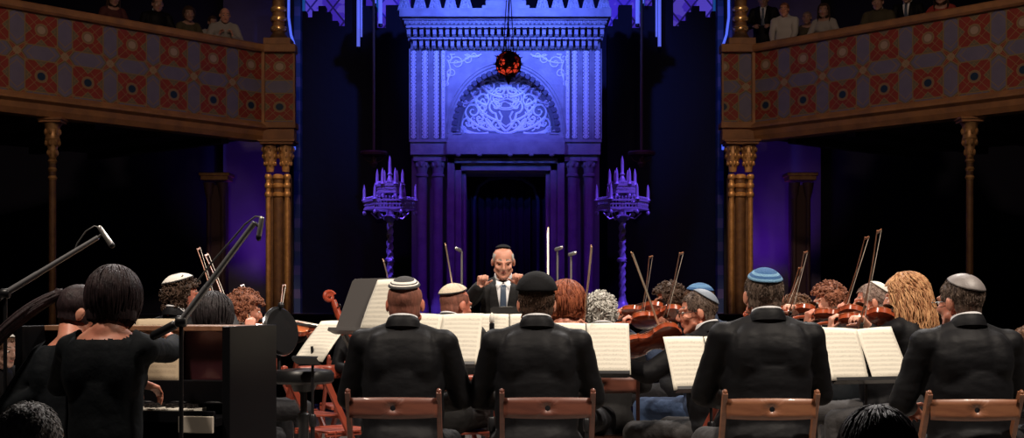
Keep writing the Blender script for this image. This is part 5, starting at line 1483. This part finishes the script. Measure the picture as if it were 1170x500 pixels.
vio('violin of the boyish curly haired player in the white kippah', (232,372), 8.65, (.60,.75,-.1), (0,-.45,.86), 'boy')
vio('violin of the red curly haired player at left', (291,371), 9.1, (.85,.25,-.08), (0,-.4,.86), 'redc')
BW = {}
def bw(key, label, tip, low, D, sign, **k):
    t, lo, tp_ = bow_px(label, tip, low, D, sign, **k); BW[key] = lo; return t
bw('glasses', 'violin bow crossing the centre right violins, leaning left', (722,288), (760,392), 7.85, -1, stick=STICKP, hd=Vector((.1,-1,.1)))
bw('woman', 'thin violin bow furthest back of the centre right three', (744,292), (733,362), 9.5, -1, L=.74)
bw('navy', 'violin bow of the centre right three, leaning right', (779,288), (760,362), 8.6, -1)
bw('auburn', 'violin bow held by the curly auburn woman, leaning right', (921,287), (903,358), 9.3, -1)
bw('x1', 'fainter violin bow just left of the auburn woman bow', (915,305), (896,356), 9.7, -1)
bw('wk', 'dark violin bow of the grey haired man in the white kippah', (991,270), (962,362), 8.55, -1)
bw('blonde', 'longest violin bow at right, held by the blonde woman', (1005,262), (984,372), 7.75, -1)
bw('boy', 'left bow of the two thin parallel bows above the left violinists', (227,283), (247,352), 8.5, 1)
bw('darkh', 'right bow of the two thin parallel bows above the left violinists', (236,290), (262,356), 7.75, 1)
bw('redc', 'violin bow in front of the red curly hair at left', (277,325), (286,376), 8.7, 1)
bw('x2', 'violin bow tip in front of the left gold column', (325,325), (317,372), 9.4, 1)
bw('cream', 'pale bow standing above the man in the cream kippah', (509,279), (521,352), 8.9, -1, stick=STICKP, hd=Vector((.1,-1,.1)))
bw('mid', 'broad pale bow rising behind the tall black kippah', (626,261), (626,345), 7.7, 1, stick=STICKP, r=.0055, hd=Vector((.1,-1,.1)))
bw('redh', 'bow between the red bob and the grey curls', (676,281), (667,368), 8.05, -1, stick=STICKP, hd=Vector((.1,-1,.1)))
bw('cel', 'short bow tip above the sideways grey stand', (438,297), (450,345), 9.2, -1, stick=STICKP, hd=Vector((.1,-1,.1)))
# cello whose scroll shows left of the grey stand
sc = W(381,336,9.7); dd = Vector((-.52,.02,.85)).normalized()
fiddle('cello', 'cello whose red scroll shows left of the sideways grey stand', 'cello', frame(sc-dd*1.22, dd, (-.80,-.45,-.3)), bl=.75, rib=.115, vm=CELLR, cello=True)

# ------------------------------------------------------------------ kippot
KB = mat('black_satin', (.005,.005,.006), .85, bump=(60,.4,.004), spec=.15); KW = mat('white_knit', (.70,.67,.62), .85, bump=(160,.8,.004))
KBL = mat('blue_knit', (.02,.085,.22), .85, bump=(170,.9,.005)); KBL2 = mat('pale_blue_knit', (.13,.27,.42), .85, bump=(170,.9,.005)); KCR = mat('cream_knit', (.66,.56,.43), .85, bump=(170,1.,.006))
KGR = mat('grey_satin', (.17,.15,.145), .5, bump=(40,.5,.006)); KGR2 = mat('grey_blue_satin', (.16,.19,.24), .6, bump=(60,.5,.005)); KSK = mat('light_blue_knit', (.07,.18,.34), .85, bump=(170,.8,.005)); KDK = mat('dark_crocheted', (.035,.033,.036), .85, bump=(170,.8,.005))
# ------------------------------------------------------------------ the players
def aim(x, y):                                     # yaw that faces the conductor
    return 0
person('man in black suit and black kippah with white stripes, back to us, at left', (463,318), 6.62, R(-3), hp=-4, hr=0, lean=4, jaw=1.12, chest_w=1.06, hair=('stubble','stub'), sk='red',
       kip=dict(label='black kippah with white stripes round its rim', bands=[(.55,KDK),(.68,KW),(.76,KDK),(.87,KW),(1.,KDK)], rad=.078, tilt=-24))
person('bald man in cream knitted kippah and dark suit, left of the conductor', (521,326), 8.6, R(-28), hp=-12, hr=-22, lean=10, hair=('stubble','stub'), sk='red', trous=TROUS, cloth=CLOTH2,
       kip=dict(label='cream knitted kippah', bands=[(.93,KCR),(1.,KDK)], rad=.092, tilt=-26, lift=.006), hands={'R':(.22,.42,.80),'L':(-.25,.45,.85)})
hk_c = {'L':dict(d=(.25,.25,1.), n=(.3,.9,-.2), lat=(1,0,0), curl=(62,78,50), tc=35), 'R':dict(d=(-.25,.25,1.), n=(-.3,.9,-.2), lat=(-1,0,0), curl=(62,78,50), tc=35)}
person('conductor in dark suit, white shirt and blue-grey tie, facing us with both fists raised', (575,281), 10.35, PI, hp=-17, hr=3, lean=7, stand=True, neck=.125, k=.96, hair=('stubble','silver'), sk='pale', vox=.0055, tie=True, brow=(.20,.15,.12), cloth=CLOTH2, eyes='down',
       kip=dict(label='small black kippah', bands=[(1.,KB)], rad=.060, tilt=-16), worldhands={'R':W(548.5,327,9.95), 'L':W(594,325,9.95)}, hand_kw=hk_c, poles={'R':(.9,-.2,-1.),'L':(-.9,-.2,-1.)})
person('man in black suit and tall plain black kippah in the centre, back to us', (613,318), 6.62, R(0), hp=-3, lean=4, chest_w=1.08, hair=('short','dark'), sk='mid',
       kip=dict(label='tall plain black kippah', bands=[(1.,KB)], rad=.104, tilt=-12, lift=.005, hgt=1.22))
person('player with a red bob haircut, seen from behind beside the tall black kippah', (648,324), 8.0, R(-12), hr=-10, hp=-8, lean=5, outfit='blouse', cloth=CLOTH, hair=('midbob','auburn'), k=.97, worldhands={'R':BW['redh']})
person('player with short grey curls, seen from behind', (686,336), 8.55, R(4), hp=-8, lean=6, hair=('curlyshort','silver'), k=.98, cloth=CLOTH2)
hv = lambda key: {'L':VB[key][1], 'R':BW[key]}
LN = dict(d=(-.1,-.2,1.), n=(.6,-.5,.2), lat=(0,-1,.2), curl=(50,62,40), tc=10)
person('curly brown haired woman violinist facing left, behind the blue kippah', (763,325), 10.0, R(50), hr=34, hp=-10, hroll=0, lean=4, outfit='blouse', cloth=CLOTH, hair=('curly','dark'), k=.95, worldhands=hv('woman'), hand_kw={'L':LN})
person('violinist in navy jacket and light blue kippah behind the man with glasses', (797,325), 9.0, R(36), hr=18, hp=-10, lean=5, hair=('short','brown'), cloth=NAVY, trous=JEANB, worldhands=hv('navy'), hand_kw={'L':LN},
       kip=dict(label='light blue kippah', bands=[(.3,KSK),(.4,KBL),(.8,KSK),(1.,KBL)], rad=.088, tilt=-16))
person('man with glasses and grey kippah in black suit, playing the nearest violin, facing left', (796,332), 7.85, R(50), hr=40, hp=-6, lean=8, hair=('short','salt'), sk='mid', worldhands=hv('glasses'), hand_kw={'L':LN}, gl=EBONY, trous=TROUS, vox=.0065,
       kip=dict(label='grey kippah', bands=[(1.,KGR2)], rad=.078, tilt=-38))
person('man in black suit and blue knitted kippah at right, back to us', (872,308), 6.5, R(4), hp=-2, lean=3, chest_w=1.12, hair=('short','salt'), sk='mid', trous=TROUS, k=1.02, knees=.20,
       kip=dict(label='blue knitted kippah with a pale ring', bands=[(.55,KBL),(.68,KBL2),(.88,KBL),(1.,KBL2)], rad=.083, tilt=-22))
person('player with short reddish hair mostly hidden behind the blue kippah man', (908,337), 10.0, R(60), hr=0, hp=-8, lean=4, outfit='blouse', cloth=CLOTH, hair=('curlyshort','brown'), k=.93, worldhands={'R':BW['x1']})
person('curly auburn haired woman violinist in profile, facing left', (946,325), 9.4, R(56), hr=34, hp=-10, lean=4, outfit='blouse', cloth=DRESS, hair=('curly','red'), sk='pale', k=.95, worldhands=hv('auburn'), hand_kw={'L':LN}, vox=.0062)
person('grey haired violinist in a white kippah, in profile facing left', (995,323), 8.55, R(52), hr=34, hp=-4, lean=3, hair=('short','ash'), sk='mid', k=.98, worldhands=hv('wk'), hand_kw={'L':LN}, trous=TROUS, vox=.0062,
       kip=dict(label='white kippah', bands=[(1.,KW)], rad=.072, tilt=-40))
person('woman with long wavy blonde hair playing violin, facing away to the left', (1032,315), 7.9, R(38), hr=22, hp=-8, lean=4, outfit='blouse', cloth=CLOTH, hair=('longwavy','blonde'), sk='pale', k=.98, worldhands=hv('blonde'), hand_kw={'L':LN}, trous=TROUS)
person('man in black suit, glasses and grey satin kippah at far right, back to us', (1096,315), 6.45, R(10), hr=26, hp=-4, lean=6, chest_w=1.12, hair=('short','salt'), sk='mid', gl=EBONY, trous=TROUS, k=1.02, knees=.20,
       kip=dict(label='grey satin kippah', bands=[(.1,KB),(1.,KGR)], rad=.088, tilt=-26))
person('player at the right edge, mostly out of the picture, bending forward', (1174,372), 8.6, R(70), hr=10, hp=-20, lean=24, outfit='suit', hair=('short','brown'), k=.95)
# left side
person('woman with dark bob haircut in a black dress at the piano, back to us', (131,309), 5.5, R(-8), hr=6, hp=-10, lean=5, outfit='dress', cloth=DRESS, hair=('bob','violet'), sk='mid', k=1.0, worldhands={'R':W(203,388,6.02),'L':W(116,440,5.95)}, poles={'R':(.8,-.3,-.6),'L':(-.8,-.4,-.6)})
person('woman with dark ponytail beside the bob haired woman at the piano', (94,326), 5.98, R(-20), hr=-52, hp=-14, lean=12, side=-3, outfit='dress', cloth=DRESS, hair=('ponytail','violet'), sk='mid', k=.98, worldhands={'R':W(172,444,5.86),'L':W(60,455,5.8)}, hand_kw={'R':dict(d=(.35,.8,-.35), n=(0,-.2,-1), lat=(-1,0,0), curl=(22,30,20))}, poles={'R':(.7,-.5,-.8)})
person('boyish violinist with dark curls and white kippah, in profile facing right', (211,318), 8.5, R(-45), hr=-30, hp=4, lean=2, hair=('curly','dark'), sk='red', k=.96, worldhands={'R':BW['boy'],'L':VB['boy'][1]}, hand_kw={'L':LN},
       kip=dict(label='white kippah with dark edge', bands=[(.25,KDK),(.9,KW),(1.,KDK)], rad=.078, tilt=-12, lift=.030))
person('player with straight dark hair to the shoulders, back to us above the piano', (245,337), 7.35, R(-20), hp=-8, lean=4, outfit='blouse', cloth=CLOTH2, hair=('bob','black'), k=.96, worldhands={'R':BW['darkh']})
person('red curly haired violinist at left, in profile facing right', (281,335), 9.0, R(-60), hr=-8, hp=-8, lean=3, outfit='blouse', cloth=CLOTH2, hair=('bigcurly','red'), sk='mid', k=.93, trous=TROUSB, worldhands={'R':BW['redc'],'L':VB['redc'][1]})
person('cellist almost hidden behind the sideways grey stand', (420,334), 9.9, R(-150), hp=-20, lean=6, outfit='blouse', hair=('short','ash'), k=.93, sk='mid')
person('person at the left edge, pale face low behind the microphone stand', (5,380), 9.2, R(-110), hp=-10, hr=-10, lean=22, hair=('short','brown'), k=.92, sk='dim',
       kip=dict(label='pale kippah', bands=[(1.,KW)], rad=.08, tilt=-8))
# listeners in front of the stage
person('listener with short grey-brown hair at the lower left corner, back to us', (35,459), 4.05, R(-12), hp=0, lean=4, hair=('short','grey'), k=1.05, floor=-.4, sk='dim', legs=True, cloth=CLOTH)
person('listener with dark hair at the lower right, only the top of the head in view', (1000,470), 4.05, R(8), hp=0, lean=6, outfit='blouse', hair=('bob','violet'), k=1.02, floor=-.4, sk='dim')
# ------------------------------------------------------------------ listeners on the balconies
DK = ZP0+.05
def gal(label, at, px, py, yaw, back=.42, **k):
    p = at(px, back); z = CH+(HY-py)/F*p.y
    return person(label, (p.x, p.y, z), 0, yaw, stand=True, floor=DK, vox=.010, **k)
gal('bald listener leaning on the left balcony rail with pale bare forearms', atL, 257, 9, R(200), .36, hp=-14, lean=20, hair=('stubble','ash'), sk='pale', outfit='suit', cloth=GREYSH, hands={'R':(.10,.40,1.30),'L':(-.10,.40,1.30)}, hand_kw={'L':dict(d=(.3,-.1,1)), 'R':dict(d=(-.3,-.1,1))})
gal('listener in pale clothes left of the bald one on the left balcony', atL, 243, 18, R(205), .95, hp=-20, lean=16, hair=('short','dark'), sk='dim', outfit='blouse', cloth=GREYSH, k=.92)
DIMC = mat('maroon_cloth', (.07,.015,.015), .8); OLIV = mat('olive_cloth', (.06,.05,.025), .8)
gal('listener in olive on the left balcony, third from the gold column', atL, 216, 8, R(205), .50, hp=-10, hair=('bob','dark'), sk='dim', outfit='blouse', cloth=OLIV, k=.94)
gal('listener in dark suit on the left balcony above the fourth panel', atL, 180, -4, R(208), .50, hp=-10, hair=('short','dark'), sk='dim')
gal('listener in maroon furthest left on the left balcony', atL, 130, -10, R(210), .50, hp=-10, hair=('long','dark'), sk='dim', outfit='blouse', cloth=DIMC, k=.95)
gal('listener in dark suit and white shirt nearest the column on the right balcony', atR, 872, -8, R(164), .85, hp=-16, lean=6, hair=('short','brown'), sk='dim', tie=True)
gal('youth in white shirt with arms on the right balcony rail', atR, 896, 3, R(160), .36, hp=-8, lean=12, hair=('short','red'), sk='pale', outfit='suit', cloth=mat('white_cloth', (.5,.48,.46), .8), hands={'R':(.15,.45,1.18),'L':(-.15,.45,1.18)}, k=.94)
gal('short listener with fair cap of hair on the right balcony, beside the woman in cream', atR, 922, 13, R(158), .95, hp=-8, hair=('short','ash'), sk='dim', outfit='blouse', cloth=OLIV, k=.9)
gal('dark haired woman in cream on the right balcony', atR, 941, 4, R(158), .50, hp=-6, hair=('long','dark'), sk='dim', outfit='blouse', cloth=GREYSH, k=.95)
gal('listener in olive coat in the middle of the right balcony', atR, 1003, -6, R(155), .50, hp=-8, hair=('short','brown'), sk='dim', cloth=OLIV)
gal('listener in black jacket and white shirt, right of the olive coat on the right balcony', atR, 1036, -14, R(152), .95, hp=-8, hair=('short','dark'), sk='dim', tie=True)
gal('listener in a red top leaning on the right balcony rail', atR, 1075, -14, R(152), .40, hp=-8, lean=14, hair=('long','dark'), sk='dim', outfit='blouse', cloth=mat('red_cloth', (.30,.03,.02), .8), hands={'R':(.25,.42,1.2),'L':(-.2,.42,1.2)})
